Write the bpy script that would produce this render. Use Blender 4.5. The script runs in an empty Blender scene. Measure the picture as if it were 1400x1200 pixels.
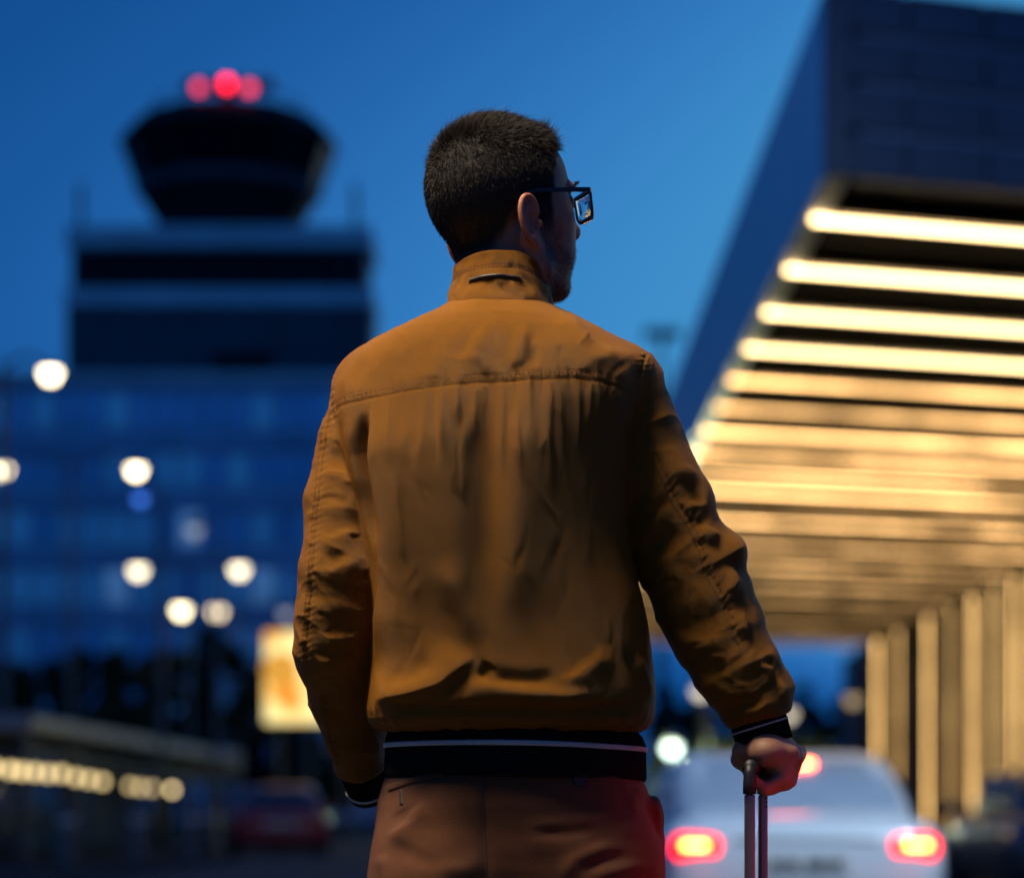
import bpy, math, random
import numpy as np
from mathutils import Vector, Matrix
from mathutils.bvhtree import BVHTree

# ------------------------------------------------------------------ camera, sky, sun, exposure
scene = bpy.context.scene
COL = scene.collection
CAM_H, FPX, CX, HY = 1.02, 3360.0, 700.0, 1100.0      # eye height, focal length and horizon in photo pixels
MAN_Y = 3.0
cam_data = bpy.data.cameras.new('camera')
cam_data.sensor_width = 36.0
cam_data.lens = 36.0 * FPX / 1400.0
cam_data.shift_y = (HY - 600.0) / 1400.0
cam_data.clip_start = 0.1
cam_data.clip_end = 5000.0
cam_data.dof.use_dof = True
cam_data.dof.focus_distance = 2.95
cam_data.dof.aperture_fstop = 2.95
cam_data.dof.aperture_blades = 0
cam = bpy.data.objects.new('camera', cam_data)
COL.objects.link(cam)
cam.location = (0, 0, CAM_H)
cam.rotation_euler = (math.radians(90), 0, 0)
scene.camera = cam

SUN_EL, SUN_ROT = math.radians(5.0), math.radians(30)
world = bpy.data.worlds.new('World'); scene.world = world
world.use_nodes = True
wn = world.node_tree.nodes; wl = world.node_tree.links
wn.clear()
sky = wn.new('ShaderNodeTexSky'); sky.sky_type = 'NISHITA'; sky.sun_disc = False
sky.sun_elevation = SUN_EL; sky.sun_rotation = SUN_ROT
sky.air_density = 1.0; sky.dust_density = 2.0; sky.ozone_density = 4.0; sky.altitude = 0
bg = wn.new('ShaderNodeBackground'); bg.inputs['Strength'].default_value = 0.60
wo = wn.new('ShaderNodeOutputWorld')
sep = wn.new('ShaderNodeSeparateColor'); nrm = wn.new('ShaderNodeMath'); nrm.operation = 'MULTIPLY'; nrm.inputs[1].default_value = 1 / 4.4
dusk = wn.new('ShaderNodeValToRGB')      # brightness of the clear sky -> the blues of the dusk
els = dusk.color_ramp.elements; dusk.color_ramp.interpolation = 'B_SPLINE'
for pos_, c_ in ((0.0, (.007, .095, .37)), (0.40, (.006, .095, .38)), (0.54, (.006, .105, .42)), (0.66, (.030, .23, .74)), (0.78, (.075, .42, .98)), (1.0, (.11, .55, 1.0))):
    e_ = els[0] if pos_ == 0.0 else (els[-1] if pos_ == 1.0 else els.new(pos_)); e_.position = pos_; e_.color = (*c_, 1)
wl.new(sky.outputs[0], sep.inputs[0]); wl.new(sep.outputs[2], nrm.inputs[0]); wl.new(nrm.outputs[0], dusk.inputs[0]); wl.new(dusk.outputs[0], bg.inputs[0])
wl.new(bg.outputs[0], wo.inputs[0])

sd = bpy.data.lights.new('afterglow_sun', 'SUN'); sd.energy = 0.10; sd.angle = math.radians(30); sd.color = (1.0, 0.86, 0.7)
sun = bpy.data.objects.new('afterglow_sun', sd); COL.objects.link(sun)
sdir = Vector((math.sin(SUN_ROT), math.cos(SUN_ROT), math.tan(SUN_EL))).normalized()
sun.rotation_euler = sdir.to_track_quat('Z', 'Y').to_euler()

vs = scene.view_settings
vs.view_transform = 'Standard'; vs.look = 'None'; vs.exposure = 0.0; vs.gamma = 1.0; vs.use_curve_mapping = False
scene.cycles.max_bounces = 6; scene.cycles.diffuse_bounces = 3; scene.cycles.glossy_bounces = 3
scene.cycles.transmission_bounces = 6; scene.cycles.transparent_max_bounces = 6
scene.cycles.caustics_reflective = False; scene.cycles.caustics_refractive = False
scene.cycles.use_denoising = True; scene.cycles.sample_clamp_indirect = 4.0

rng = random.Random(7)
nrng = np.random.default_rng(7)

# ------------------------------------------------------------------ helpers
def at(px, py, Y):
    return Vector(((px - CX) * Y / FPX, Y, CAM_H + (HY - py) * Y / FPX))

def lin(r, g, b):
    f = lambda c: (c / 12.92 if c <= 0.04045 else ((c + 0.055) / 1.055) ** 2.4)
    return (f(r / 255.0), f(g / 255.0), f(b / 255.0))

def mat(name, color, rough=0.6, metal=0.0, var=0.15, scale=8.0, bump=0.0, bump_scale=60.0, stretch=(1, 1, 1), spec=0.5, sheen=0.0, coat=0.0):
    m = bpy.data.materials.new(name); m.use_nodes = True
    n, l = m.node_tree.nodes, m.node_tree.links
    b = n['Principled BSDF']
    b.inputs['Roughness'].default_value = rough; b.inputs['Metallic'].default_value = metal
    b.inputs['Specular IOR Level'].default_value = spec
    b.inputs['Sheen Weight'].default_value = sheen; b.inputs['Coat Weight'].default_value = coat
    tc = n.new('ShaderNodeTexCoord'); mp = n.new('ShaderNodeMapping'); mp.inputs['Scale'].default_value = stretch
    l.new(tc.outputs['Object'], mp.inputs[0])
    nz = n.new('ShaderNodeTexNoise'); nz.inputs['Scale'].default_value = scale; nz.inputs['Detail'].default_value = 5
    l.new(mp.outputs[0], nz.inputs['Vector'])
    r = n.new('ShaderNodeValToRGB')
    r.color_ramp.elements[0].position = 0.3; r.color_ramp.elements[1].position = 0.7
    r.color_ramp.elements[0].color = (*[c * (1 - var) for c in color], 1)
    r.color_ramp.elements[1].color = (*[min(1, c * (1 + var)) for c in color], 1)
    l.new(nz.outputs['Fac'], r.inputs[0]); l.new(r.outputs[0], b.inputs['Base Color'])
    mr = n.new('ShaderNodeMapRange'); mr.inputs['To Min'].default_value = max(0.02, rough - 0.08); mr.inputs['To Max'].default_value = min(1, rough + 0.08)
    l.new(nz.outputs['Fac'], mr.inputs['Value']); l.new(mr.outputs[0], b.inputs['Roughness'])
    if bump:
        n2 = n.new('ShaderNodeTexNoise'); n2.inputs['Scale'].default_value = bump_scale; n2.inputs['Detail'].default_value = 6
        l.new(mp.outputs[0], n2.inputs['Vector'])
        bp = n.new('ShaderNodeBump'); bp.inputs['Strength'].default_value = bump; bp.inputs['Distance'].default_value = 0.01
        l.new(n2.outputs['Fac'], bp.inputs['Height']); l.new(bp.outputs[0], b.inputs['Normal'])
    return m

def emit(name, color, strength, var=0.0, scale=1.0):
    m = bpy.data.materials.new(name); m.use_nodes = True
    n, l = m.node_tree.nodes, m.node_tree.links; n.clear()
    e = n.new('ShaderNodeEmission'); e.inputs[0].default_value = (*color, 1); e.inputs[1].default_value = strength
    o = n.new('ShaderNodeOutputMaterial'); l.new(e.outputs[0], o.inputs[0])
    if var:
        tc = n.new('ShaderNodeTexCoord'); nz = n.new('ShaderNodeTexNoise'); nz.inputs['Scale'].default_value = scale; nz.inputs['Detail'].default_value = 2
        l.new(tc.outputs['Object'], nz.inputs['Vector'])
        mr = n.new('ShaderNodeMapRange'); mr.inputs['From Min'].default_value = 0.35; mr.inputs['From Max'].default_value = 0.65
        mr.inputs['To Min'].default_value = strength * (1 - var); mr.inputs['To Max'].default_value = strength
        l.new(nz.outputs['Fac'], mr.inputs['Value']); l.new(mr.outputs[0], e.inputs[1])
    return m

def glass(name, color=(1, 1, 1), rough=0.02, ior=1.5):
    m = bpy.data.materials.new(name); m.use_nodes = True
    b = m.node_tree.nodes['Principled BSDF']
    b.inputs['Base Color'].default_value = (*color, 1); b.inputs['Roughness'].default_value = rough
    b.inputs['Transmission Weight'].default_value = 1.0; b.inputs['IOR'].default_value = ior
    return m

class MB:
    """collects simple shapes, then links them as ONE mesh object"""
    def __init__(s): s.v = []; s.f = []
    def add(s, verts, faces):
        o = len(s.v); s.v += [tuple(v) for v in verts]; s.f += [tuple(i + o for i in f) for f in faces]; return s
    def box(s, c, d, rz=0.0, bev=0.0):
        x, y, z = d[0] / 2, d[1] / 2, d[2] / 2
        if bev > 0:
            b = min(bev, 0.49 * min(d)); vs_ = []; fs = []
            prof = [(-x, -y), (x, -y), (x, y), (-x, y)]
            def ring(i, zz):
                return [(-x + i + b * 0, -y + i + 0, zz)] 
            rings = []
            for (ins, zz) in ((b, -z), (0, -z + b), (0, z - b), (b, z)):
                X, Y = x - ins, y - ins; cb = b if ins == 0 else b * 0.5
                rings.append([(-X + cb, -Y, zz), (X - cb, -Y, zz), (X, -Y + cb, zz), (X, Y - cb, zz), (X - cb, Y, zz), (-X + cb, Y, zz), (-X, Y - cb, zz), (-X, -Y + cb, zz)])
            for r in rings: vs_ += r
            for k in range(3):
                for i in range(8):
                    j = (i + 1) % 8; fs.append((k * 8 + i, k * 8 + j, k * 8 + 8 + j, k * 8 + 8 + i))
            fs.append(tuple(reversed(range(8)))); fs.append(tuple(range(24, 32)))
        else:
            vs_ = [(a, b_, c_) for c_ in (-z, z) for b_ in (-y, y) for a in (-x, x)]
            fs = [(0, 2, 3, 1), (4, 5, 7, 6), (0, 1, 5, 4), (2, 6, 7, 3), (0, 4, 6, 2), (1, 3, 7, 5)]
        ca, sa = math.cos(rz), math.sin(rz)
        return s.add([(c[0] + a * ca - b_ * sa, c[1] + a * sa + b_ * ca, c[2] + e) for a, b_, e in vs_], fs)
    def tube(s, pts, r, n=10, cap=True):
        pts = [Vector(p) for p in pts]; rs = r if isinstance(r, (list, tuple)) else [r] * len(pts)
        o = len(s.v); up = Vector((0.13, 0.31, 1)).normalized(); prev = None
        for i, p in enumerate(pts):
            t = (pts[min(i + 1, len(pts) - 1)] - pts[max(i - 1, 0)]).normalized()
            a = (prev - t * prev.dot(t)) if prev else t.cross(up if abs(t.dot(up)) < 0.95 else Vector((1, 0, 0)))
            a.normalize(); prev = a; b = t.cross(a)
            for k in range(n):
                q = p + (a * math.cos(2 * math.pi * k / n) + b * math.sin(2 * math.pi * k / n)) * rs[i]; s.v.append(tuple(q))
        for i in range(len(pts) - 1):
            for k in range(n):
                j = (k + 1) % n; s.f.append((o + i * n + k, o + i * n + j, o + (i + 1) * n + j, o + (i + 1) * n + k))
        if cap:
            s.f.append(tuple(o + k for k in reversed(range(n)))); e = o + (len(pts) - 1) * n; s.f.append(tuple(e + k for k in range(n)))
        return s
    def lathe(s, c, prof, n=24, cap=True):
        o = len(s.v)
        for r, z in prof:
            for k in range(n):
                a = 2 * math.pi * k / n; s.v.append((c[0] + r * math.cos(a), c[1] + r * math.sin(a), c[2] + z))
        for i in range(len(prof) - 1):
            for k in range(n):
                j = (k + 1) % n; s.f.append((o + i * n + k, o + i * n + j, o + (i + 1) * n + j, o + (i + 1) * n + k))
        if cap:
            s.f.append(tuple(o + k for k in reversed(range(n)))); e = o + (len(prof) - 1) * n; s.f.append(tuple(e + k for k in range(n)))
        return s
    def rings(s, rs, closed=True, cap=True):
        o = len(s.v); n = len(rs[0])
        for r in rs: s.v += [tuple(p) for p in r]
        for i in range(len(rs) - 1):
            for k in range(n if closed else n - 1):
                j = (k + 1) % n; s.f.append((o + i * n + k, o + i * n + j, o + (i + 1) * n + j, o + (i + 1) * n + k))
        if cap and closed:
            s.f.append(tuple(o + k for k in reversed(range(n)))); e = o + (len(rs) - 1) * n; s.f.append(tuple(e + k for k in range(n)))
        return s
    def mesh(s, name):
        me = bpy.data.meshes.new(name); me.from_pydata(s.v, [], s.f); me.update(); return me
    def build(s, name, m, parent=None, smooth=False):
        return link(name, s.mesh(name), m, parent, smooth)

def link(name, me, m=None, parent=None, smooth=False):
    if m is not None and not me.materials: me.materials.append(m)
    if smooth: me.polygons.foreach_set('use_smooth', [True] * len(me.polygons))
    o = bpy.data.objects.new(name, me); COL.objects.link(o)
    if parent is not None:
        o.parent = parent
        pl = world_loc(parent)
        o.matrix_parent_inverse = world_mat(parent).inverted()
    return o

def world_mat(o):
    m = Matrix.LocRotScale(o.location, o.rotation_euler, o.scale)
    if o.parent: m = world_mat(o.parent) @ o.matrix_parent_inverse @ m
    return m
def world_loc(o): return world_mat(o).translation

def tag(o, label, cat, group=None, kind=None):
    o['label'] = label; o['category'] = cat
    if group: o['group'] = group
    if kind: o['kind'] = kind
    return o

def thing(name, label, cat, loc=(0, 0, 0), group=None):
    o = bpy.data.objects.new(name, None); COL.objects.link(o); o.location = loc; o.empty_display_size = 0.2
    return tag(o, label, cat, group)

def structure(o, label=None):
    o['kind'] = 'structure'
    if label: o['label'] = label
    return o

ORD = ['first', 'second', 'third', 'fourth', 'fifth', 'sixth', 'seventh', 'eighth', 'ninth', 'tenth', 'eleventh', 'twelfth', 'thirteenth', 'fourteenth', 'fifteenth',
       'sixteenth', 'seventeenth', 'eighteenth', 'nineteenth', 'twentieth', 'twenty-first', 'twenty-second', 'twenty-third', 'twenty-fourth', 'twenty-fifth', 'twenty-sixth', 'twenty-seventh', 'twenty-eighth', 'twenty-ninth', 'thirtieth']

# ------------------------------------------------------------------ numpy noise + signed distance meshing
_perm = np.random.default_rng(3).permutation(512).astype(np.int64)
_grad = np.random.default_rng(4).normal(size=(512, 3)); _grad /= np.linalg.norm(_grad, axis=1)[:, None]
def perlin(p):
    p = np.asarray(p, dtype=np.float64); i = np.floor(p).astype(np.int64); f = p - i
    u = f * f * f * (f * (f * 6 - 15) + 10); out = np.zeros(len(p))
    for dx in (0, 1):
        for dy in (0, 1):
            for dz in (0, 1):
                h = _perm[(_perm[(_perm[(i[:, 0] + dx) & 511] + i[:, 1] + dy) & 511] + i[:, 2] + dz) & 511]
                g = _grad[h]; d = g[:, 0] * (f[:, 0] - dx) + g[:, 1] * (f[:, 1] - dy) + g[:, 2] * (f[:, 2] - dz)
                w = (u[:, 0] if dx else 1 - u[:, 0]) * (u[:, 1] if dy else 1 - u[:, 1]) * (u[:, 2] if dz else 1 - u[:, 2])
                out += w * d
    return out * 1.6

def smin(a, b, k):
    h = np.clip(0.5 + 0.5 * (b - a) / k, 0, 1); return b * (1 - h) + a * h - k * h * (1 - h)

class Cone:      # round cone from a to b
    def __init__(s, a, b, ra, rb, k=0.01, op=1):
        s.a, s.b, s.ra, s.rb, s.k, s.op = np.array(a, float), np.array(b, float), ra, rb, k, op
        r = max(ra, rb) + 0.03; s.lo = np.minimum(s.a, s.b) - r; s.hi = np.maximum(s.a, s.b) + r
    def d(s, P):
        ba = s.b - s.a; pa = P - s.a; h = np.clip(pa @ ba / (ba @ ba), 0, 1)
        return np.linalg.norm(pa - h[:, None] * ba, axis=1) - (s.ra + (s.rb - s.ra) * h)
class Ell:       # ellipsoid with optional frame (columns = local axes)
    def __init__(s, c, r, R=None, k=0.01, op=1):
        s.c, s.r, s.R, s.k, s.op = np.array(c, float), np.array(r, float), R, k, op
        m = max(r) + 0.03; s.lo = s.c - m; s.hi = s.c + m
    def d(s, P):
        q = P - s.c
        if s.R is not None: q = q @ s.R
        k0 = np.linalg.norm(q / s.r, axis=1); k1 = np.linalg.norm(q / (s.r ** 2), axis=1)
        return np.where(k1 > 1e-9, k0 * (k0 - 1) / np.maximum(k1, 1e-9), -s.r.min())
class Fn:
    def __init__(s, fn, lo, hi, k=0.01, op=1): s.fn, s.lo, s.hi, s.k, s.op = fn, np.array(lo, float), np.array(hi, float), k, op
    def d(s, P): return s.fn(P)

def sdf_eval(prims, P):
    D = np.full(len(P), 0.5); lo, hi = P.min(0), P.max(0)
    for p in prims:
        if np.any(p.lo > hi) or np.any(p.hi < lo): continue
        m = np.all((P >= p.lo) & (P <= p.hi), axis=1)
        if not m.any(): continue
        Q = P[m]; dv = p.d(Q); k = p.k(Q) if callable(p.k) else p.k
        D[m] = smin(D[m], dv, k) if p.op > 0 else -smin(-D[m], dv, k)
    return D

def sdf_mesh(prims, h, slack=1.6, B=8):
    lo = np.min([p.lo for p in prims if p.op > 0], axis=0); hi = np.max([p.hi for p in prims if p.op > 0], axis=0)
    nb = np.ceil((hi - lo) / (h * B)).astype(int) + 1
    g = np.stack(np.meshgrid(*[np.arange(n) for n in nb], indexing='ij'), -1).reshape(-1, 3)
    act = []
    for c in range(0, len(g), 4000):
        q = g[c:c + 4000]; d = sdf_eval(prims, lo + (q + 0.5) * h * B); act.append(q[np.abs(d) < h * B * 0.87 * slack + 0.004])
    act = np.concatenate(act); NX = nb * B + 2
    loc = np.stack(np.meshgrid(*[np.arange(B + 1)] * 3, indexing='ij'), -1).reshape(-1, 3)
    ids, pos, quads = [], [], []
    off = np.array([[i, j, k] for i in (0, 1) for j in (0, 1) for k in (0, 1)])
    edges = [(a, b) for a in range(8) for b in range(a + 1, 8) if np.abs(off[a] - off[b]).sum() == 1]
    gid = lambda c: (c[..., 0] * NX[1] + c[..., 1]) * NX[2] + c[..., 2]
    for c in range(0, len(act), 400):
        blk = act[c:c + 400] * B
        pts = blk[:, None, :] + loc[None]
        F = sdf_eval(prims, lo + pts.reshape(-1, 3) * h).reshape(-1, B + 1, B + 1, B + 1)
        cor = np.stack([F[:, o[0]:o[0] + B, o[1]:o[1] + B, o[2]:o[2] + B] for o in off], -1)
        sgn = cor < 0; hit = sgn.any(-1) & ~sgn.all(-1)
        w = np.argwhere(hit)
        if not len(w): continue
        cv = cor[hit]; acc = np.zeros((len(cv), 3)); cnt = np.zeros(len(cv))
        for a, b in edges:
            m = (cv[:, a] < 0) != (cv[:, b] < 0); t = cv[m, a] / (cv[m, a] - cv[m, b])
            acc[m] += off[a] + t[:, None] * (off[b] - off[a]); cnt[m] += 1
        cell = blk[w[:, 0]] + w[:, 1:]
        ids.append(gid(cell)); pos.append(lo + (cell + acc / cnt[:, None]) * h)
        for ax in range(3):
            u, v_ = (ax + 1) % 3, (ax + 2) % 3
            A0 = F[:, :B, :B, :B]; sl = [slice(0, B)] * 3; sl[ax] = slice(1, B + 1); A1 = F[:, sl[0], sl[1], sl[2]]
            cr = (A0 < 0) != (A1 < 0); e = np.argwhere(cr)
            if not len(e): continue
            neg = (A0 < 0)[cr]; base = blk[e[:, 0]] + e[:, 1:]
            du = np.zeros(3, int); du[u] = 1; dv = np.zeros(3, int); dv[v_] = 1
            q = np.stack([gid(base - du - dv), gid(base - dv), gid(base), gid(base - du)], 1)
            q[~neg] = q[~neg][:, ::-1]; quads.append(q)
    ids = np.concatenate(ids); pos = np.concatenate(pos); quads = np.concatenate(quads)
    o = np.argsort(ids); ids = ids[o]; pos = pos[o]
    ix = np.searchsorted(ids, quads); ix = np.minimum(ix, len(ids) - 1); ok = (ids[ix] == quads).all(1)
    return pos, ix[ok]

def np_mesh(name, V, Q):
    me = bpy.data.meshes.new(name); n = len(Q)
    me.vertices.add(len(V)); me.vertices.foreach_set('co', V.astype(np.float32).ravel())
    me.loops.add(n * 4); me.loops.foreach_set('vertex_index', Q.astype(np.int32).ravel())
    me.polygons.add(n); me.polygons.foreach_set('loop_start', np.arange(0, n * 4, 4, dtype=np.int32))
    me.polygons.foreach_set('use_smooth', np.ones(n, dtype=bool))
    me.update(calc_edges=True); me.validate(); return me

def np_normals(V, Q):
    a = V[Q[:, 2]] - V[Q[:, 0]]; b = V[Q[:, 3]] - V[Q[:, 1]]; fn = np.cross(a, b)
    N = np.zeros_like(V)
    for k in range(4): np.add.at(N, Q[:, k], fn)
    return N / np.maximum(np.linalg.norm(N, axis=1), 1e-12)[:, None]

def np_smooth(V, Q, it=1, lam=0.5):
    e = np.concatenate([Q[:, [0, 1]], Q[:, [1, 2]], Q[:, [2, 3]], Q[:, [3, 0]]])
    for _ in range(it):
        s = np.zeros_like(V); c = np.zeros(len(V))
        np.add.at(s, e[:, 0], V[e[:, 1]]); np.add.at(c, e[:, 0], 1); np.add.at(s, e[:, 1], V[e[:, 0]]); np.add.at(c, e[:, 1], 1)
        V = V * (1 - lam) + lam * s / np.maximum(c, 1)[:, None]
    return V

def poly_dist(px, py, pts):
    """signed distance, position along (0..1) and arc length for a polyline given in photo pixels"""
    pts = np.array(pts, float); L = np.concatenate([[0], np.cumsum(np.linalg.norm(np.diff(pts, axis=0), axis=1))])
    best = np.full(len(px), 1e9); sd_ = np.full(len(px), 1e9); s = np.zeros(len(px))
    for i in range(len(pts) - 1):
        a, b = pts[i], pts[i + 1]; d = b - a; ll = d @ d
        tr = ((px - a[0]) * d[0] + (py - a[1]) * d[1]) / ll; t = np.clip(tr, 0, 1)
        ex, ey = px - a[0] - t * d[0], py - a[1] - t * d[1]; q = np.hypot(ex, ey); m = q < best
        sign = np.sign((px - a[0]) * d[1] - (py - a[1]) * d[0])
        best[m] = q[m]; sd_[m] = (q * sign)[m]; s[m] = (L[i] + t * math.sqrt(ll))[m]
    return sd_, s / L[-1], s

def crease(px, py, pts, w1, w2, amp, cusp=False, taper=0.25):
    """fold along a polyline; w1 / w2 are its widths left and right of the direction of travel, amp in mm"""
    sd_, t, _ = poly_dist(px, py, pts); w = np.where(sd_ > 0, w1, w2); x = np.abs(sd_) / w
    prof = np.exp(-x * 1.6) if cusp else np.exp(-x * x)
    e = np.clip(np.minimum(t, 1 - t) / max(taper, 1e-3), 0, 1); e = e * e * (3 - 2 * e)
    if taper <= 0: e = 1.0
    return amp * 0.001 * prof * e

# ------------------------------------------------------------------ materials of the setting
M_asphalt = mat('asphalt', (0.035, 0.035, 0.037), 0.9, var=0.3, scale=0.6, bump=0.4, bump_scale=40, spec=0.08)
M_paving = mat('paving', (0.075, 0.075, 0.08), 0.9, var=0.2, scale=1.2, bump=0.2, bump_scale=20, spec=0.1)
M_kerb = mat('kerb_stone', (0.25, 0.25, 0.25), 0.8, var=0.2, scale=3)
M_line = mat('road_paint', (0.7, 0.7, 0.68), 0.6, var=0.2, scale=2)
M_grass = mat('grass', (0.045, 0.07, 0.02), 0.9, var=0.4, scale=2)
M_clad = mat('cladding_panel', (0.09, 0.125, 0.20), 0.6, var=0.08, scale=0.8)
M_fascia = mat('fascia_metal', (0.85, 0.88, 0.92), 0.4, metal=0.6, var=0.06, scale=0.5)
M_soffit = mat('soffit_black', (0.002, 0.002, 0.002), 0.9, var=0.2, scale=2, spec=0.0)
M_beam = mat('baffle_dark', (0.008, 0.0075, 0.007), 0.7, var=0.2, scale=2)
M_column = mat('column_stone', (0.20, 0.16, 0.12), 0.6, var=0.12, scale=1.5, stretch=(1, 1, 0.2))
M_bronze = mat('bronze_frame', (0.07, 0.05, 0.035), 0.4, metal=0.6, var=0.1)
M_tintglass = mat('tinted_glazing', (0.03, 0.035, 0.04), 0.12, var=0.1, scale=0.5)
M_concrete = mat('tower_concrete', (0.82, 0.82, 0.84), 0.8, var=0.12, scale=0.4, bump=0.1, bump_scale=6)
M_concrete_dk = mat('tower_cladding_dark', (0.085, 0.09, 0.11), 0.7, var=0.2, scale=0.4)
M_cab = mat('cab_black_metal', (0.008, 0.009, 0.013), 0.6, var=0.2, scale=1, spec=0.2)
M_cabglass = mat('cab_glass', (0.006, 0.008, 0.014), 0.45, var=0.1, scale=1, spec=0.12)
M_pane_a = mat('office_glass_dark', (0.38, 0.50, 0.72), 0.22, metal=0.7, var=0.25, scale=0.25)
M_pane_b = mat('office_glass_blue', (0.80, 0.90, 1.0), 0.25, metal=0.85, var=0.25, scale=0.25)
M_pane_c = emit('office_added_glow', (0.10, 0.32, 0.85), 0.42, var=0.5, scale=0.6)  # faint glow added to some panes to brighten the office front
M_mullion = mat('mullion_aluminium', (0.6, 0.62, 0.66), 0.45, metal=0.4, var=0.1)
M_spandrel = mat('spandrel_panel', (0.42, 0.52, 0.72), 0.35, metal=0.5, var=0.2, scale=0.4)
M_pole = mat('painted_steel', (0.10, 0.105, 0.11), 0.5, metal=0.5, var=0.1)
M_bark = mat('bark', (0.05, 0.035, 0.025), 0.9, var=0.3, scale=6, bump=0.6, bump_scale=20)
M_leaf = mat('leaf', (0.012, 0.026, 0.008), 0.65, var=0.45, scale=1.3)
M_hedge = mat('hedge_leaf', (0.09, 0.11, 0.02), 0.65, var=0.45, scale=1.5)
M_roofwhite = mat('shelter_roof', (0.27, 0.27, 0.29), 0.5, var=0.1, scale=0.7)
M_shglass = mat('shelter_glass', (0.05, 0.06, 0.065), 0.1, var=0.1)
M_black = mat('black_plastic', (0.012, 0.012, 0.013), 0.5, var=0.2, scale=20)
M_rubber = mat('tyre_rubber', (0.015, 0.015, 0.016), 0.85, var=0.2, scale=10)
M_rim = mat('alloy_rim', (0.5, 0.5, 0.52), 0.3, metal=1.0, var=0.05)
M_white_paint = mat('white_car_paint', (0.72, 0.76, 0.82), 0.3, var=0.02, coat=0.6)
M_red_paint = mat('red_car_paint', (0.30, 0.008, 0.018), 0.3, var=0.02, coat=0.6)
M_dark_paint = mat('grey_car_paint', (0.07, 0.08, 0.11), 0.3, metal=0.4, var=0.05, coat=0.6)
M_carglass = mat('car_glass', (0.62, 0.68, 0.74), 0.35, metal=0.35, var=0.05, spec=0.8, coat=1.0)  # pale, half diffuse base colour stands in for a sky reflection
M_darkglass = mat('car_glass_dark', (0.012, 0.014, 0.018), 0.15, var=0.05, spec=0.4)
M_plate = mat('plate_white', (0.6, 0.6, 0.6), 0.5, var=0.03)
M_platetext = mat('plate_letters', (0.02, 0.02, 0.03), 0.5, var=0.03)
M_redlens = mat('red_lens', (0.35, 0.01, 0.01), 0.15, var=0.05, coat=0.5)
E_lamp = emit('lamp_glow', (1.0, 0.83, 0.52), 9.0)
E_lamp_dim = emit('lamp_glow_dim', (1.0, 0.88, 0.66), 1.6)
E_lamp_blue = emit('lamp_glow_blue', (0.05, 0.2, 0.9), 2.2)
E_lamp_green = emit('lamp_glow_green', (0.72, 1.0, 0.85), 7.0)
E_shelter = emit('shelter_lamp_glow', (1.0, 0.78, 0.42), 4.5)
E_red = emit('beacon_glow', (1.0, 0.006, 0.015), 7.0)
E_pink = emit('beacon_glow_pale', (1.0, 0.045, 0.085), 2.6)
E_tail = emit('brake_light_glow', (1.0, 0.016, 0.003), 420.0)
E_tail_red = emit('tail_light_glow', (1.0, 0.0010, 0.0008), 6.0)
E_brake3 = emit('high_brake_light_glow', (1.0, 0.05, 0.012), 110.0)
E_plate = emit('plate_glow', (0.6, 0.7, 0.9), 0.1)

# ------------------------------------------------------------------ ground
g = MB(); g.add([(-900, -300, 0), (900, -300, 0), (900, 2500, 0), (-900, 2500, 0)], [(0, 1, 2, 3)])
structure(g.build('ground', M_asphalt), 'dark asphalt forecourt running to the horizon')
g = MB(); g.box((-1.94, 40, 0.062), (5.12, 110, 0.124)); structure(g.build('pavement', M_paving), 'pale grey pavement the man stands on')
MAN_Z = 0.124
g = MB(); g.box((0.701, 40, 0.07), (0.16, 110, 0.14), bev=0.02); structure(g.build('kerb', M_kerb))
g = MB()
for k in range(14): g.box((5.2, 3 + k * 7.0, 0.005), (0.14, 3.0, 0.004))
structure(g.build('lane_marking', M_line))
g = MB(); g.box((12.2, 60, 0.06), (6.0, 90, 0.12)); structure(g.build('terminal_pavement', M_paving))
g = MB(); g.add([(-60, 62, 0.006), (-10.4, 62, 0.006), (-10.4, 120, 0.006), (-60, 120, 0.006)], [(0, 1, 2, 3)])
structure(g.build('lawn', M_grass))

# ------------------------------------------------------------------ terminal with its lit canopy on the right
XL, ZB, ZT, Y0, Y1 = 2.98, 7.02, 8.84, 23.3, 94.0
ED = Vector((0.948, 0.317, 0)).normalized(); EA = math.atan2(ED.y, ED.x)
term = thing('terminal_building', 'terminal with a dark overhanging canopy lit by rows of warm strips', 'building', (13.5, 24, 0))
def edge(x, y): return Vector((x, y + (x - XL) * ED.y / ED.x, 0))
m = MB()      # roof deck and ceiling
p = [edge(XL + 0.3, Y0 + 0.3), edge(15.5, Y0 + 0.3), edge(15.5, Y1 - 4), edge(XL + 0.3, Y1 - 0.3)]
m.add([(q.x, q.y, ZB + 0.35) for q in p] + [(q.x, q.y, ZT - 0.1) for q in p], [(3, 2, 1, 0), (4, 5, 6, 7), (0, 1, 5, 4), (1, 2, 6, 5), (2, 3, 7, 6), (3, 0, 4, 7)])
m.build('roof', M_soffit, term)
npan = 24
for k in range(npan):      # long fascia
    a = Y0 + 0.22 * (k == 0) + (Y1 - Y0) * k / npan; b = Y0 + (Y1 - Y0) * (k + 1) / npan
    MB().box((XL + 0.12, (a + b) / 2, (ZB + ZT) / 2), (0.24, b - a - 0.02, ZT - ZB)).build('fascia_panel', M_fascia, term)
backing = MB(); c = edge(XL, Y0) + ED * 7.0
backing.box((c.x + 0.15 * ED.y, c.y + 0.30, (ZB + ZT) / 2), (13.4, 0.2, ZT - ZB - 0.04), EA).build('end_backing', M_spandrel, term)
MB().box((XL + 0.115, Y0 + 0.15, (ZB + ZT) / 2), (0.24, 0.10, ZT - ZB - 0.01), bev=0.01).build('corner_trim', M_clad, term)
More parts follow.
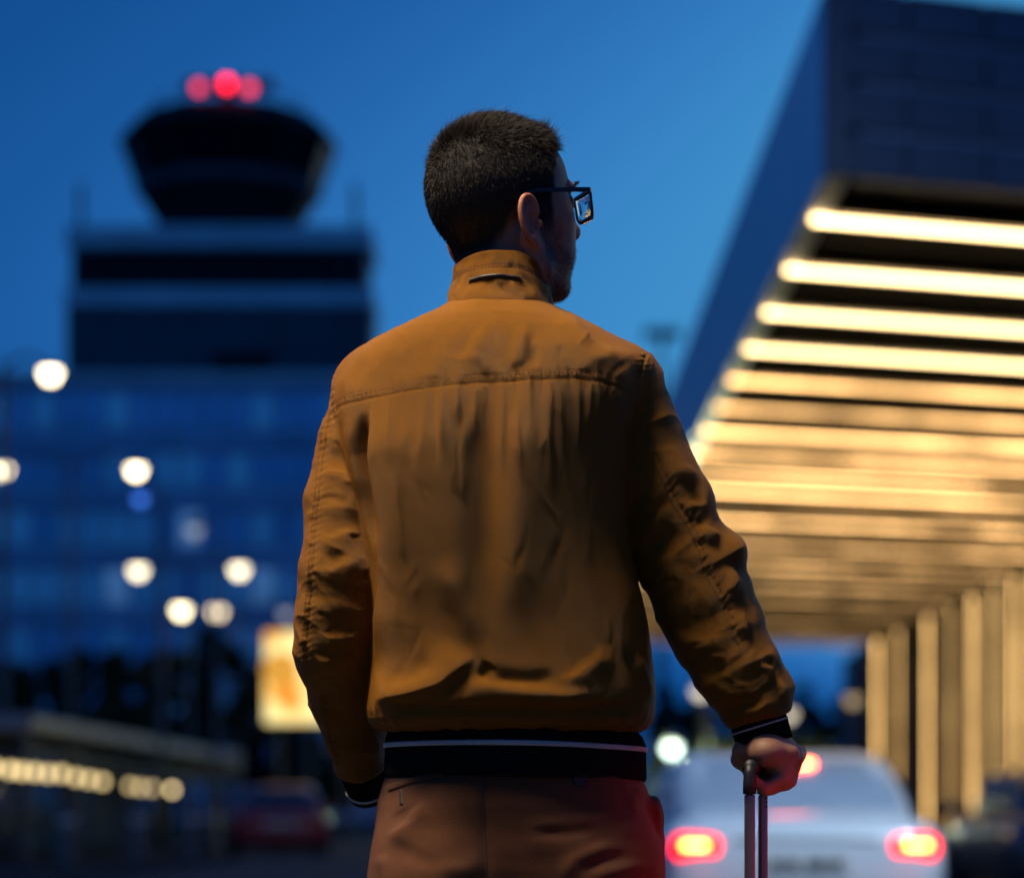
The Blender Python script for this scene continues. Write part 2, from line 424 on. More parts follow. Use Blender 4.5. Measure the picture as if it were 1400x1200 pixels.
for r_ in range(4):        # near end: cladding panels in rows with open joints
    for k in range(14):
        c = edge(XL, Y0) + ED * (0.43 + 0.86 * k)
        MB().box((c.x, c.y + 0.13, ZB + 0.205 + 0.47 * r_), (0.82, 0.08, 0.40), EA, bev=0.012).build('cladding_panel', M_clad, term)
for k in range(30):        # ceiling baffles between the strips
    a = edge(XL + 0.35, 24.0 + 2.38 * k) ; b = edge(13.3, 24.0 + 2.38 * k)
    if b.y > Y1 - 1: continue
    c = (a + b) / 2
    MB().box((c.x, c.y, ZB + 0.2), ((b - a).length, 0.10, 0.28), EA).build('ceiling_baffle', M_beam, term)
# facade of stone columns and tinted glazing
for k in range(11):
    yy = 52.0 + 4.0 * k
    MB().box((13.5, yy, ZB / 2 + 0.15), (0.62, 0.55, ZB + 0.35), bev=0.04).build('column', M_column, term)
    MB().box((13.15, yy + 1.35, ZB / 2), (0.22, 0.20, ZB), bev=0.02).build('fin', M_column, term)
    MB().box((13.72, yy + 2.4, ZB / 2), (0.12, 0.16, ZB)).build('mullion', M_bronze, term)
    MB().box((13.9, yy + 2, ZB / 2 + 0.1), (0.06, 3.7, ZB - 0.2)).build('pane', M_tintglass, term)
MB().box((14.4, 74, 3.6), (0.8, 60, 7.2)).build('wall', M_bronze, term)
for k, (px, st_) in enumerate(((1199, 8.0), (1228, 3.2), (1268, 5.5), (1300, 2.4), (1329, 4.6), (1334, 1.5), (1360, 3.0), (1386, 5.0), (1412, 3.0))):
    yy = 13.02 * FPX / (px - CX)
    MB().box((13.02, yy, 3.55), (0.05, 0.06, 6.7)).build('light_line', emit('facade_light_%d' % k, (1.0, 0.58, 0.20), st_, var=0.35, scale=0.8), term)

strip_b = [0.80, 0.80, 0.78, 0.78, 0.52, 0.46, 0.74, 0.66, 0.60, 0.70, 0.18, 0.62, 0.13, 0.50, 0.08, 0.32, 0.05, 0.24, 0.04, 0.16, 0.03, 0.10, 0.03, 0.07, 0.03, 0.06, 0.03, 0.05]
M_housing = mat('strip_housing', (0.25, 0.22, 0.18), 0.5, var=0.1)
for k in range(28):
    a = edge(XL + 0.10, 25.1 + 2.38 * k); b = edge(13.0, 25.1 + 2.38 * k)
    if b.y > Y1 - 0.5: b = edge(XL + 0.2 + (Y1 - 0.8 - a.y) * ED.x / ED.y, 25.1 + 2.38 * k)
    t = thing('light_strip', ORD[k] + ' glowing warm light strip from the near end under the canopy', 'light strip', ((a + b) / 2 + Vector((0, 0, ZB))), 'light strips under the canopy')
    em = emit('strip_glow_%02d' % k, (1.0, 0.68, 0.31) if k < 4 else (1.0, 0.55, 0.20), 15.0 * strip_b[k], var=0.25 if k < 4 else 0.75, scale=0.12 if k < 4 else 0.5)
    m = MB(); m.tube([a + Vector((0, 0, ZB - 0.02)), b + Vector((0, 0, ZB - 0.02))], 0.026, 8); m.build('diffuser', em, t)
    c = (a + b) / 2
    MB().box((c.x, c.y, ZB + 0.055), ((b - a).length, 0.09, 0.05), EA).build('housing', M_housing, t)

# ------------------------------------------------------------------ control tower and office block on the left
TY = 139.0
tw = thing('control_tower', 'dark airport control tower with flared cab and red beacons above blocky base', 'control tower', (-16.3, TY, 0))
def TZ(py, Y=TY): return CAM_H + (HY - py) * Y / FPX
def TX(px, Y=TY): return (px - CX) * Y / FPX
c0 = (TX(305), TY + 3, 0)
def ngon_ring(r, z, n=12, ph=0.13): return [(c0[0] + r * math.cos(2 * math.pi * k / n + ph), c0[1] + r * math.sin(2 * math.pi * k / n + ph), z) for k in range(n)]
MPX = 1.06 * TY / FPX
prof = [(92, 312), (94, 292), (98, 285), (112, 262), (118, 250)]
MB().rings([ngon_ring(r * MPX, TZ(y)) for r, y in prof]).build('cab_lower', M_cab, tw)
MB().rings([ngon_ring(r * MPX, TZ(y)) for r, y in ((121, 252), (124, 240))]).build('cab_gallery', M_concrete_dk, tw)
n12 = 12
lo_r, hi_r = 119 * MPX, 138 * MPX
zl, zh = TZ(240), TZ(186)
for k in range(n12):
    a0, a1 = 2 * math.pi * k / n12 + 0.13, 2 * math.pi * (k + 1) / n12 + 0.13
    q = [(c0[0] + r * math.cos(a), c0[1] + r * math.sin(a), z) for r, a, z in ((lo_r, a0 + .03, zl), (lo_r, a1 - .03, zl), (hi_r, a1 - .03, zh), (hi_r, a0 + .03, zh))]
    q2 = [(c0[0] + (x - c0[0]) * 0.97, c0[1] + (y - c0[1]) * 0.97, z) for x, y, z in q]
    MB().add(q + q2, [(0, 1, 2, 3), (7, 6, 5, 4), (0, 4, 5, 1), (1, 5, 6, 2), (2, 6, 7, 3), (3, 7, 4, 0)]).build('cab_window', M_cabglass, tw)
    MB().tube([(c0[0] + lo_r * math.cos(a0), c0[1] + lo_r * math.sin(a0), zl), (c0[0] + hi_r * math.cos(a0), c0[1] + hi_r * math.sin(a0), zh)], 0.14, 6).build('cab_mullion', M_cab, tw)
MB().rings([ngon_ring(r * MPX, TZ(y)) for r, y in ((132, 187), (144, 182), (142, 172), (128, 158), (112, 146), (80, 140), (40, 138))]).build('cab_roof', M_cab, tw)
m = MB(); zz = TZ(140)
for k in range(12):
    a = 2 * math.pi * k / 12; m.tube([(c0[0] + 4.4 * math.cos(a), c0[1] + 4.4 * math.sin(a), zz - .3), (c0[0] + 4.4 * math.cos(a), c0[1] + 4.4 * math.sin(a), zz + .5)], 0.05, 5)
m.tube([(c0[0] + 4.4 * math.cos(2 * math.pi * k / 24), c0[1] + 4.4 * math.sin(2 * math.pi * k / 24), zz + .5) for k in range(25)], 0.05, 5)
m.build('roof_railing', M_pole, tw)
m = MB(); m.tube([(c0[0], c0[1], TZ(142)), (c0[0], c0[1], TZ(98))], 0.35, 8); m.build('radar_mast', M_cab, tw)
m = MB(); m.box((c0[0], c0[1], TZ(96)), (5.2, 0.5, 0.75), bev=0.1); m.build('radar_antenna', M_concrete_dk, tw)
for (px, py, rr, em) in ((272, 120, 0.30, E_pink), (310, 115, 0.34, E_red), (341, 121, 0.32, E_pink)):
    q = at(px, py, TY - 1.2); t = MB()
    t.lathe((q.x, q.y, q.z - rr), [(0.05, 0), (rr * .7, rr * .25), (rr, rr), (rr * .7, rr * 1.75), (0.05, 2 * rr)], 12)
    b = t.build('beacon', em, tw, True)
    MB().tube([(q.x, q.y, q.z - rr), (q.x, q.y, TZ(140))], 0.08, 6).build('beacon_stalk', M_cab, b)
# blocky base storeys
def bx(px0, px1, py0, py1, Y, depth, name, mt, parent, bev=0.05):
    x0, x1, z1, z0 = TX(px0, Y), TX(px1, Y), TZ(py0, Y), TZ(py1, Y)
    return MB().box(((x0 + x1) / 2, Y + depth / 2, (z0 + z1) / 2), (x1 - x0, depth, z1 - z0), bev=bev).build(name, mt, parent)
BY = 133.0
bx(90, 508, 308, 336, BY, 6, 'parapet', M_concrete, tw)
bx(97, 502, 336, 393, BY + 0.6, 5, 'recessed_storey', M_concrete_dk, tw)
for k in range(13): bx(106 + k * 30, 131 + k * 30, 345, 388, BY + 0.45, 0.2, 'window', M_cabglass, tw, 0.02)
bx(88, 510, 393, 417, BY, 6, 'concrete_band', M_concrete, tw)
bx(90, 508, 417, 520, BY + 0.25, 5.5, 'shaft', M_concrete_dk, tw)
bx(290, 372, 484, 508, BY + 0.1, 0.3, 'vent_opening', M_cab, tw, 0.02)
for k in range(10): bx(102 + k * 40, 140 + k * 40, 421, 478, BY + 0.12, 0.15, 'cladding_panel', M_concrete_dk, tw, 0.02)
for px in (110, 486):
    q = at(px, 308, BY + 1); MB().tube([q, q + Vector((0, 0, 2.2))], 0.16, 6).build('corner_mast', M_cab, tw)

OY = 127.0
of = thing('office_block', 'wide blue glass office block below the control tower', 'building', (TX(240, OY), OY, 0))
x0, x1 = TX(-90, OY), TX(575, OY)
ztop = TZ(516, OY)
MB().box(((x0 + x1) / 2, OY + 7.3, ztop / 2), (x1 - x0, 14, ztop - 0.3)).build('wall', M_spandrel, of)
MB().box(((x0 + x1) / 2, OY + 7.2, ztop), (x1 - x0 + 0.4, 14.6, 0.5), bev=0.05).build('roof_edge', M_concrete, of)
NC, pitch = 20, (x1 - x0) / 20
for r_ in range(7):
    zc = ztop - 1.75 - r_ * 3.02
    for k in range(NC):
        xc = x0 + (k + 0.5) * pitch; u = rng.random()
        mt = M_pane_c if u > 0.90 else (M_pane_b if u > 0.45 else M_pane_a)
        w = MB().box((xc, OY + 0.16, zc), (pitch - 0.16, 0.10, 1.75), bev=0.01).build('window', mt, of)
    MB().box(((x0 + x1) / 2, OY + 0.1, zc - 1.42), (x1 - x0, 0.18, 0.9), bev=0.02).build('spandrel_band', M_spandrel, of)
    MB().box(((x0 + x1) / 2, OY + 0.02, zc - 0.94), (x1 - x0, 0.10, 0.10), bev=0.01).build('transom', M_mullion, of)
for k in range(NC + 1):
    MB().box((x0 + k * pitch, OY + 0.03, ztop / 2), (0.13, 0.20, ztop - 0.5), bev=0.01).build('mullion', M_mullion, of)

# ------------------------------------------------------------------ street lamps
def street_lamp(heads, pole_px, label, em=E_lamp, head_r=0.22, power=0, group='street lamps with round warm heads'):
    """heads: list of world points; one pole at pole_px (world x, y)"""
    x, y = pole_px
    t = thing('street_lamp', label, 'street lamp', (x, y, 0), group)
    top = max(h.z for h in heads) + 0.25
    MB().tube([(x, y, 0), (x, y, 0.9), (x, y, 0.95), (x, y, top)], [0.11, 0.11, 0.075, 0.05], 10).build('pole', M_pole, t, True)
    for h in heads:
        d = Vector((x - h.x, y - h.y, 0))
        if d.length > 0.15: MB().tube([(x, y, top - 0.1), (x + (h.x - x) * .5, y + (h.y - y) * .5, h.z + 0.36), (h.x, h.y, h.z + head_r * 0.9)], [0.045, 0.035, 0.03], 8).build('arm', M_pole, t, True)
        MB().lathe((h.x, h.y, h.z), [(0.04, head_r * 1.15), (head_r * 0.95, head_r * 0.6), (head_r * 1.12, head_r * 0.35), (head_r * 1.1, head_r * 0.3)], 16).build('lamp_hood', M_pole, t, True)
        MB().lathe((h.x, h.y, h.z), [(0.02, -head_r), (head_r * .6, -head_r * .8), (head_r, 0), (head_r, head_r * 0.28), (0.02, head_r * 0.3)], 16).build('lamp_globe', em, t, True)
    return t
L = at(69, 510, 45); street_lamp([L], (L.x - 0.9, 45.2), 'tallest street lamp at far left beside the office roof line', head_r=0.17)
L1, L2 = at(3, 642, 58), at(186, 642, 58); street_lamp([L1, L2], ((L1.x + L2.x) / 2, 58.2), 'double armed street lamp at left in front of the office windows', head_r=0.18)
L = at(192, 681, 60); street_lamp([L], (L.x + 0.5, 60.2), 'lamp with a deep blue glow below the double armed lamp', em=E_lamp_blue, head_r=0.14, group=None)
L = at(266, 724, 70); street_lamp([L], (L.x + 0.6, 70.2), 'very dim pale street lamp in the middle of the office front', em=emit('lamp_glow_faint', (0.6, 0.7, 0.9), 0.55), head_r=0.22)
L1, L2 = at(189, 779, 80), at(327, 778, 80); street_lamp([L1, L2], ((L1.x + L2.x) / 2, 80.3), 'lower double armed street lamp before the trees at left', head_r=0.26, em=emit('lamp_glow_mid', (1.0, 0.86, 0.56), 4.5))
L = at(248, 833, 95); street_lamp([L], (L.x - 0.7, 95.2), 'left one of two close street lamps low over the trees', head_r=0.30, em=emit('lamp_glow_c', (1.0, 0.86, 0.5), 7.0))
L = at(297, 835, 97); street_lamp([L], (L.x + 0.7, 97.2), 'right one of two close street lamps low over the trees', head_r=0.30, em=emit('lamp_glow_d', (1.0, 0.8, 0.5), 4.0))
L = at(391, 838, 75); street_lamp([L], (L.x + 0.7, 75.2), 'dim grey street lamp just above the lit billboard', em=emit('lamp_glow_e', (0.7, 0.75, 0.95), 0.6), head_r=0.2)
L = at(918, 1022, 64); street_lamp([L], (L.x + 0.02, 64.4), 'short post lamp with a pale green white glow left of the white car', em=E_lamp_green, head_r=0.2, group=None)
L = at(958, 944, 80); street_lamp([L], (L.x + 0.02, 80.4), 'dim lamp behind the crook of the right arm', em=E_lamp_dim, head_r=0.26, group=None)
L = at(1078, 975, 80); street_lamp([L], (L.x + 0.02, 80.4), 'dim lamp right of the jacket cuff', em=E_lamp_dim, head_r=0.24, group=None)
L = at(1166, 955, 80); street_lamp([L], (L.x + 0.02, 80.4), 'faint brownish lamp left of the canopy columns', em=emit('lamp_glow_f', (1.0, 0.72, 0.4), 0.6), head_r=0.26, group=None)
L = at(933, 1088, 40); street_lamp([L], (L.x + 0.02, 40.3), 'low bollard lamp left of the white car, upper glow', em=emit('lamp_glow_g', (1.0, 0.85, 0.6), 2.6), head_r=0.1, group=None)
L = at(929, 1120, 34); street_lamp([L], (L.x + 0.02, 34.3), 'low bollard lamp left of the white car, lower glow', em=emit('lamp_glow_h', (1.0, 0.8, 0.62), 1.3), head_r=0.08, group=None)

# unseen lamp added as key light for the man's back, wide head for softness
hl = Vector((-0.95, 2.64, 4.7))
sl = street_lamp([hl], (-2.6, 2.2), 'unseen street lamp added beside the man, its wide lit head his key light', head_r=0.66)
ld = bpy.data.lights.new('added_lamp_light', 'AREA'); ld.shape = 'DISK'; ld.size = 1.05; ld.energy = 132; ld.color = (1.0, 0.85, 0.60); ld.spread = math.radians(150)
lo_ = bpy.data.objects.new('added_lamp_light', ld); COL.objects.link(lo_); lo_.parent = sl; lo_.matrix_parent_inverse = world_mat(sl).inverted()
lo_.location = hl + Vector((0, 0, -0.70))
lo_.rotation_euler = (Vector((-0.2, 2.6, 1.4)) - lo_.location).to_track_quat('-Z', 'Y').to_euler()

hr = Vector((5.2, 9.0, 7.6))  # out-of-view lamp added to brighten the white car
sr = street_lamp([hr], (6.6, 9.2), 'unseen street lamp added right of the roadway to brighten the white car', head_r=0.22)
ld = bpy.data.lights.new('added_lamp_light', 'AREA'); ld.shape = 'DISK'; ld.size = 0.4; ld.energy = 270; ld.color = (0.66, 0.86, 1.0); ld.spread = math.radians(110)
lo_ = bpy.data.objects.new('added_lamp_light', ld); COL.objects.link(lo_); lo_.parent = sr; lo_.matrix_parent_inverse = world_mat(sr).inverted()
lo_.location = hr + Vector((0, 0, -0.27)); lo_.rotation_euler = (Vector((2.0, 15.5, 0.9)) - lo_.location).to_track_quat('-Z', 'Y').to_euler()

# ------------------------------------------------------------------ lit billboard, banner, mast
def billboard():
    Y = 58.0
    a, b = at(362, 863, Y), at(488, 988, Y)
    t = thing('billboard', 'glowing yellow orange billboard half hidden behind the left sleeve', 'billboard', ((a.x + b.x) / 2, Y, 0))
    cx, cz, w, h = (a.x + b.x) / 2, (a.z + b.z) / 2, b.x - a.x, a.z - b.z
    MB().box((cx, Y + 0.12, cz), (w + 0.08, 0.2, h + 0.08), bev=0.03).build('frame', M_black, t)
    m = bpy.data.materials.new('billboard_print'); m.use_nodes = True
    n, l = m.node_tree.nodes, m.node_tree.links; n.clear()
    tc = n.new('ShaderNodeTexCoord'); nz = n.new('ShaderNodeTexNoise'); nz.inputs['Scale'].default_value = 1.3; nz.inputs['Detail'].default_value = 1.5
    l.new(tc.outputs['Object'], nz.inputs['Vector'])
    r = n.new('ShaderNodeValToRGB'); e0, e1 = r.color_ramp.elements
    e0.position, e0.color = 0.36, (0.75, 0.25, 0.03, 1); e1.position, e1.color = 0.55, (1.0, 0.80, 0.33, 1)
    k = r.color_ramp.elements.new(0.45); k.color = (1.0, 0.55, 0.12, 1)
    e = n.new('ShaderNodeEmission'); e.inputs[1].default_value = 1.35; o = n.new('ShaderNodeOutputMaterial')
    l.new(nz.outputs['Fac'], r.inputs[0]); l.new(r.outputs[0], e.inputs[0]); l.new(e.outputs[0], o.inputs[0])
    MB().box((cx, Y, cz), (w, 0.06, h), bev=0.02).build('poster', m, t)
    d = MB(); c = at(384, 915, Y); d.lathe((0, 0, 0), [(0.02, 0), (0.42, 0), (0.42, 0.02), (0.02, 0.02)], 24)
    d.v = [(c.x + x, Y - 0.035 - z, c.z + y) for x, y, z in d.v]
    d.build('printed_disc', emit('disc_print', (0.9, 0.42, 0.06), 0.9), t)
    for s in (-0.35, 0.35):
        MB().tube([(cx + s * w, Y + 0.12, 0), (cx + s * w, Y + 0.12, b.z)], 0.07, 8).build('post', M_pole, t)
billboard()
def banner():
    Y = 62.0; a, b = at(958, 636, Y), at(984, 735, Y)
    t = thing('light_pylon', 'pale lime lit vertical panel on a tall post beside the right sleeve', 'sign', ((a.x + b.x) / 2, Y, 0))
    MB().box(((a.x + b.x) / 2, Y, (a.z + b.z) / 2), (b.x - a.x, 0.12, a.z - b.z), bev=0.03).build('panel', emit('pylon_glow', (0.85, 0.9, 0.36), 0.75), t)
    MB().box(((a.x + b.x) / 2, Y + 0.12, (a.z + b.z) / 2), (b.x - a.x + 0.06, 0.1, a.z - b.z + 0.06), bev=0.02).build('casing', M_black, t)
    MB().tube([((a.x + b.x) / 2, Y + 0.1, 0), ((a.x + b.x) / 2, Y + 0.1, a.z)], 0.08, 8).build('post', M_pole, t)
banner()
def mast():
    Y = 160.0; q = at(905, 455, Y)
    t = thing('floodlight_mast', 'far unlit floodlight mast between right shoulder and canopy', 'mast', (q.x, Y, 0))
    MB().tube([(q.x, Y, 0), (q.x, Y, q.z)], [0.35, 0.14], 10).build('pole', M_pole, t)
    MB().box((q.x, Y, q.z), (2.4, 0.3, 0.2)).build('crossbar', M_pole, t)
    for s in (-0.9, -0.3, 0.3, 0.9):
        MB().box((q.x + s, Y - 0.2, q.z - 0.1), (0.5, 0.4, 0.7), bev=0.05).build('floodlight', M_concrete_dk, t)
mast()

# ------------------------------------------------------------------ covered walkway at lower left
sh = thing('covered_walkway', 'low covered walkway with pale roof and a row of lamps at lower left', 'shelter', (-9.8, 60, 0))
for k in range(6):
    ya, yb = 44 + k * 5.4, 44 + (k + 1) * 5.4
    MB().box((-9.9, (ya + yb) / 2, 2.50), (2.6, yb - ya - 0.06, 0.30), bev=0.05).build('roof_panel', M_roofwhite, sh)
    MB().box((-8.75, ya + 0.2, 1.2), (0.14, 0.14, 2.4), bev=0.02).build('post', M_pole, sh)
    MB().box((-11.0, ya + 0.2, 1.2), (0.14, 0.14, 2.4), bev=0.02).build('post', M_pole, sh)
    MB().box((-11.05, (ya + yb) / 2, 1.25), (0.05, yb - ya - 0.2, 2.0)).build('pane', M_shglass, sh)
    MB().box((-8.72, (ya + yb) / 2, 1.98 - 0.08 * k), (0.09, yb - ya, 0.07), bev=0.01).build('lamp_rail', M_pole, sh)
for k, (px, py) in enumerate([(-8, 1049), (14, 1052), (30, 1054), (48, 1055), (66, 1057), (84, 1057), (104, 1062), (122, 1065), (140, 1068), (178, 1074), (192, 1076), (208, 1077), (235, 1079)]):
    Y = -8.68 * FPX / (px - CX)
    q = at(px, py, Y)
    s = 1.7 if k == 12 else (0.75 if k > 8 else 1.0)
    b = MB().lathe((q.x, q.y, q.z), [(0.02, -0.08), (0.065, -0.05), (0.085, 0), (0.07, 0.05), (0.02, 0.08)], 12).build('lamp_globe', emit('walkway_lamp_%02d' % k, (1.0, 0.74, 0.34), 3.0 * s), sh, True)
MB().box((-9.9, 76.6, 2.35), (2.9, 0.5, 0.9), bev=0.05).build('end_sign_box', M_roofwhite, sh)

# bollards and a waste bin on the pavement at left
for k, (px, Y) in enumerate(((92, 40), (190, 42), (262, 44), (290, 52))):
    q = at(px, 1100, Y)
    t = thing('bollard', ['pale bollard nearest the left edge below the walkway', 'second pale bollard from the left below the walkway', 'third pale bollard from the left, near the red car', 'fourth bollard from the left, beside the red car'][k], 'bollard', (q.x, Y, 0), 'bollards below the walkway')
    MB().lathe((q.x, Y, 0), [(0.2, 0), (0.2, 0.06), (0.15, 0.1), (0.15, 0.9), (0.13, 0.98), (0.05, 1.03)], 14).build('post', M_pole, t, True)
    MB().lathe((q.x, Y, 0), [(0.154, 0.72), (0.154, 0.82)], 14, cap=False).build('reflector_band', M_plate, t, True)

# ------------------------------------------------------------------ trees
def tree(px, Y, top_py, wide_px, label, leaf=M_leaf, n=4200, group=None, name='tree'):
    r = random.Random(int(px * 7 + Y)); base = at(px, HY, Y); H = CAM_H + (HY - top_py) * Y / FPX; W = wide_px * Y / FPX / 2
    t = thing(name, label, 'tree', (base.x, Y, 0), group)
    m = MB(); m.tube([(base.x, Y, 0), (base.x + .05, Y, H * .35), (base.x - .05, Y, H * .75)], [H * .028, H * .02, H * .008], 8)
    for k in range(7):
        a = r.random() * 6.28; z0 = H * (0.3 + 0.06 * k)
        m.tube([(base.x, Y, z0), (base.x + W * .35 * math.cos(a), Y + W * .35 * math.sin(a), z0 + H * .1), (base.x + W * .75 * math.cos(a), Y + W * .75 * math.sin(a), z0 + H * .2)], [H * .011, H * .008, H * .003], 5)
    m.build('trunk', M_bark, t, True)
    cl = []
    for k in range(26):
        a = r.random() * 6.28; z = r.random(); rad = W * math.sqrt(max(0.05, 1 - abs(z * 1.7 - 0.75) ** 1.6)) * (0.35 + 0.6 * r.random())
        cl.append((base.x + rad * math.cos(a), Y + rad * math.sin(a), H * (0.28 + 0.66 * z), W * (0.2 + 0.2 * r.random())))
    m = MB()
    for k in range(n):
        c = cl[r.randrange(len(cl))]; d = Vector((r.gauss(0, 1), r.gauss(0, 1), r.gauss(0, 0.8))).normalized() * c[3] * (r.random() ** 0.4)
        p = Vector(c[:3]) + d; s = H * 0.036 * (0.6 + 0.8 * r.random())
        u = Vector((r.gauss(0, 1), r.gauss(0, 1), r.gauss(0, 1))).normalized(); v = u.orthogonal().normalized()
        m.add([p - u * s, p + v * s * .5, p + u * s, p - v * s * .5], [(0, 1, 2, 3)])
    m.build('crown', leaf, t)
    return t
for a in ((20, 88, 905, 130, 'dark round tree at the far left behind the walkway roof'), (100, 92, 885, 110, 'dark tree second from the left behind the walkway'),
          (165, 84, 880, 90, 'greenish tree in the middle of the left group under the twin lamps'), (232, 96, 868, 110, 'tall dark tree under the right one of the twin lamps'),
          (300, 90, 850, 90, 'slim dark tree left of the billboard, the tallest of the group'), (360, 100, 905, 100, 'dark tree behind the lit billboard'),
          (440, 92, 990, 120, 'low dark tree behind the left sleeve cuff')):
    tree(*a, group='trees before the office block')
for k, (px, Y, ty, wd) in enumerate(((905, 150, 935, 60), (950, 155, 948, 70), (1000, 150, 940, 70), (1055, 160, 938, 70), (1105, 150, 930, 70), (1150, 150, 945, 70), (1190, 155, 930, 60))):
    tree(px, Y, ty, wd, ORD[k] + ' far dark tree from the left along the horizon under the canopy end', n=1500, group='far trees under the canopy end')

def hedge(x0, x1, Y, h, label):
    t = thing('hedge', label, 'hedge', ((x0 + x1) / 2, Y, 0)); r = random.Random(5); m = MB()
    for k in range(2600):
        p = Vector((r.uniform(x0, x1), Y + r.uniform(-0.5, 0.5), h * r.random() ** 0.7 * (0.85 + 0.15 * math.sin(r.random() * 9)))); s = 0.12
        u = Vector((r.gauss(0, 1), r.gauss(0, 1), r.gauss(0, 1))).normalized(); v = u.orthogonal().normalized()
        m.add([p - u * s, p + v * s * .6, p + u * s, p - v * s * .6], [(0, 1, 2, 3)])
    m.build('foliage', M_hedge, t)
    m = MB()
    for k in range(9): m.tube([(x0 + (x1 - x0) * (k + .5) / 9, Y, 0), (x0 + (x1 - x0) * (k + .5) / 9, Y, h * .7)], [0.05, 0.02], 5)
    m.build('stems', M_bark, t)
hedge(at(885, 0, 66).x, at(1150, 0, 66).x, 67, 2.9, 'yellow green clipped hedge behind the white car')
gl = bpy.data.lights.new('post_lamp_light', 'POINT'); gl.energy = 900; gl.color = (0.85, 1.0, 0.6); gl.shadow_soft_size = 0.2
glo = bpy.data.objects.new('post_lamp_light', gl); COL.objects.link(glo); glo.location = at(918, 1022, 63.5)
pt = [o for o in COL.objects if o.get('label', '').startswith('short post lamp')][0]
glo.parent = pt; glo.matrix_parent_inverse = world_mat(pt).inverted()

# ------------------------------------------------------------------ cars
def car(name, label, paint, loc, rz, lit, wscale=1.0, near=False):
    t = thing(name, label, 'car', (0, 0, 0))
    # lower body: rounded sections along the length, rear at y = 0
    st = [(0.0, .66, .46, .76), (.02, .76, .40, .86), (.07, .83, .33, .925), (.16, .87, .28, .96), (.5, .895, .24, .975), (1.2, .905, .22, .965), (2.6, .905, .22, .955), (3.5, .895, .22, .93), (4.1, .86, .24, .83), (4.42, .77, .30, .70), (4.52, .62, .38, .60)]
    rs = []
    for y, hw, zb, zt in st:
        ring = []
        for k in range(28):
            a = 2 * math.pi * k / 28; ca, sa = math.cos(a), math.sin(a); e = 0.42
            ring.append((hw * math.copysign(abs(ca) ** e, ca), y, (zb + zt) / 2 + (zt - zb) / 2 * math.copysign(abs(sa) ** e, sa)))
        rs.append(ring)
    MB().rings(rs).build('body', paint, t, True)
    def gh(v):   # greenhouse: rear y, front y, half width
        e = v ** 1.6
        return 0.42 + 0.95 * v ** 1.15 + 0.25 * max(0, v - .8) * 5 * .3, 3.35 - 0.85 * v - 0.3 * max(0, v - .8), 0.80 - 0.10 * v - 0.12 * v ** 5
    zs = lambda v: 0.93 + 0.44 * (1 - (1 - v) ** 1.25)
    rs = []
    for i in range(13):
        v = i / 12; y0, y1, hw = gh(v); ring = []; cy, hy = (y0 + y1) / 2, (y1 - y0) / 2
        for k in range(40):
            a = 2 * math.pi * k / 40; ca, sa = math.cos(a), math.sin(a); e = 0.32
            ring.append((hw * math.copysign(abs(ca) ** e, ca), cy + hy * math.copysign(abs(sa) ** e, sa), zs(v)))
        rs.append(ring)
    MB().rings(rs).build('cabin', paint, t, True)
    def panel(nm, f, mt, u0, u1, v0, v1, nu=10, nv=6):
        m = MB(); g2 = [[f(u0 + (u1 - u0) * i / nu, v0 + (v1 - v0) * j / nv) for i in range(nu + 1)] for j in range(nv + 1)]
        m.rings(g2, closed=False, cap=False); return m.build(nm, mt, t, True)
    panel('rear_window', lambda u, v: (u * gh(v)[2] * .88, gh(v)[0] - 0.012 + 0.10 * abs(u) ** 5, zs(v) + .004), M_carglass if lit else M_darkglass, -1, 1, .12, .80)
    panel('windscreen', lambda u, v: (u * gh(v)[2] * .88, gh(v)[1] + 0.012 - 0.10 * abs(u) ** 5, zs(v) + .004), M_carglass if lit else M_darkglass, -1, 1, .12, .80)
    for s in (-1, 1):
        for (ua, ub) in ((.14, .46), (.49, .86)):
            panel('side_window', lambda u, v, s=s: (s * (gh(v)[2] + .008), gh(v)[0] + (gh(v)[1] - gh(v)[0]) * u, zs(v)), M_carglass if lit else M_darkglass, ua, ub, .14, .78, 6, 5)
        MB().box((s * .97, 3.0, .98), (.2, .1, .14), bev=.03).build('wing_mirror', paint, t)
        for yw in (.85, 3.62):
            w = MB(); w.lathe((0, 0, 0), [(.20, -.11), (.30, -.11), (.325, -.08), (.325, .08), (.30, .11), (.20, .11)], 28)
            w.v = [(s * .80 + z, yw + x, .325 + y) for x, y, z in w.v]; tyre = w.build('wheel', M_rubber, t, True)
            w = MB(); w.lathe((0, 0, 0), [(.03, .08), (.20, .105), (.205, .09)], 20)
            w.v = [(s * (.80 + z), yw + x, .325 + y) for x, y, z in w.v]; w.build('rim', M_rim, tyre, True)
        h = MB().box((s * .66, .035, .765), (.31, .10, .15), bev=.04).build('tail_light', E_tail_red if lit else M_redlens, t)
        MB().add([(s * .68 - .075, -.0205, .755), (s * .68 + .075, -.0205, .755), (s * .68 + .075, -.0205, .795), (s * .68 - .075, -.0205, .795), (s * .68 - .075, -.016, .755), (s * .68 + .075, -.016, .755), (s * .68 + .075, -.016, .795), (s * .68 - .075, -.016, .795)], [(0, 1, 2, 3), (7, 6, 5, 4)]).build('brake_bulb', (E_tail_red if near else E_tail) if lit else M_redlens, h)
        MB().box((s * .66, 4.40, .66), (.30, .16, .13), bev=.04).build('headlight', M_plate, t)
    MB().box((0, 0.02, .46), (1.5, .12, .16), bev=.05).build('rear_bumper', paint if not lit else M_black, t)
    pl = MB().box((0, -.012, .66), (.52, .02, .12), bev=.006).build('number_plate', M_plate, t)
    m = MB()
    for k, wd in enumerate((.05, .03, .05, .0, .05, .05, .03, .05)):
        if wd: m.box((-.19 + k * .054, -.024, .66), (wd * .8, .004, .075))
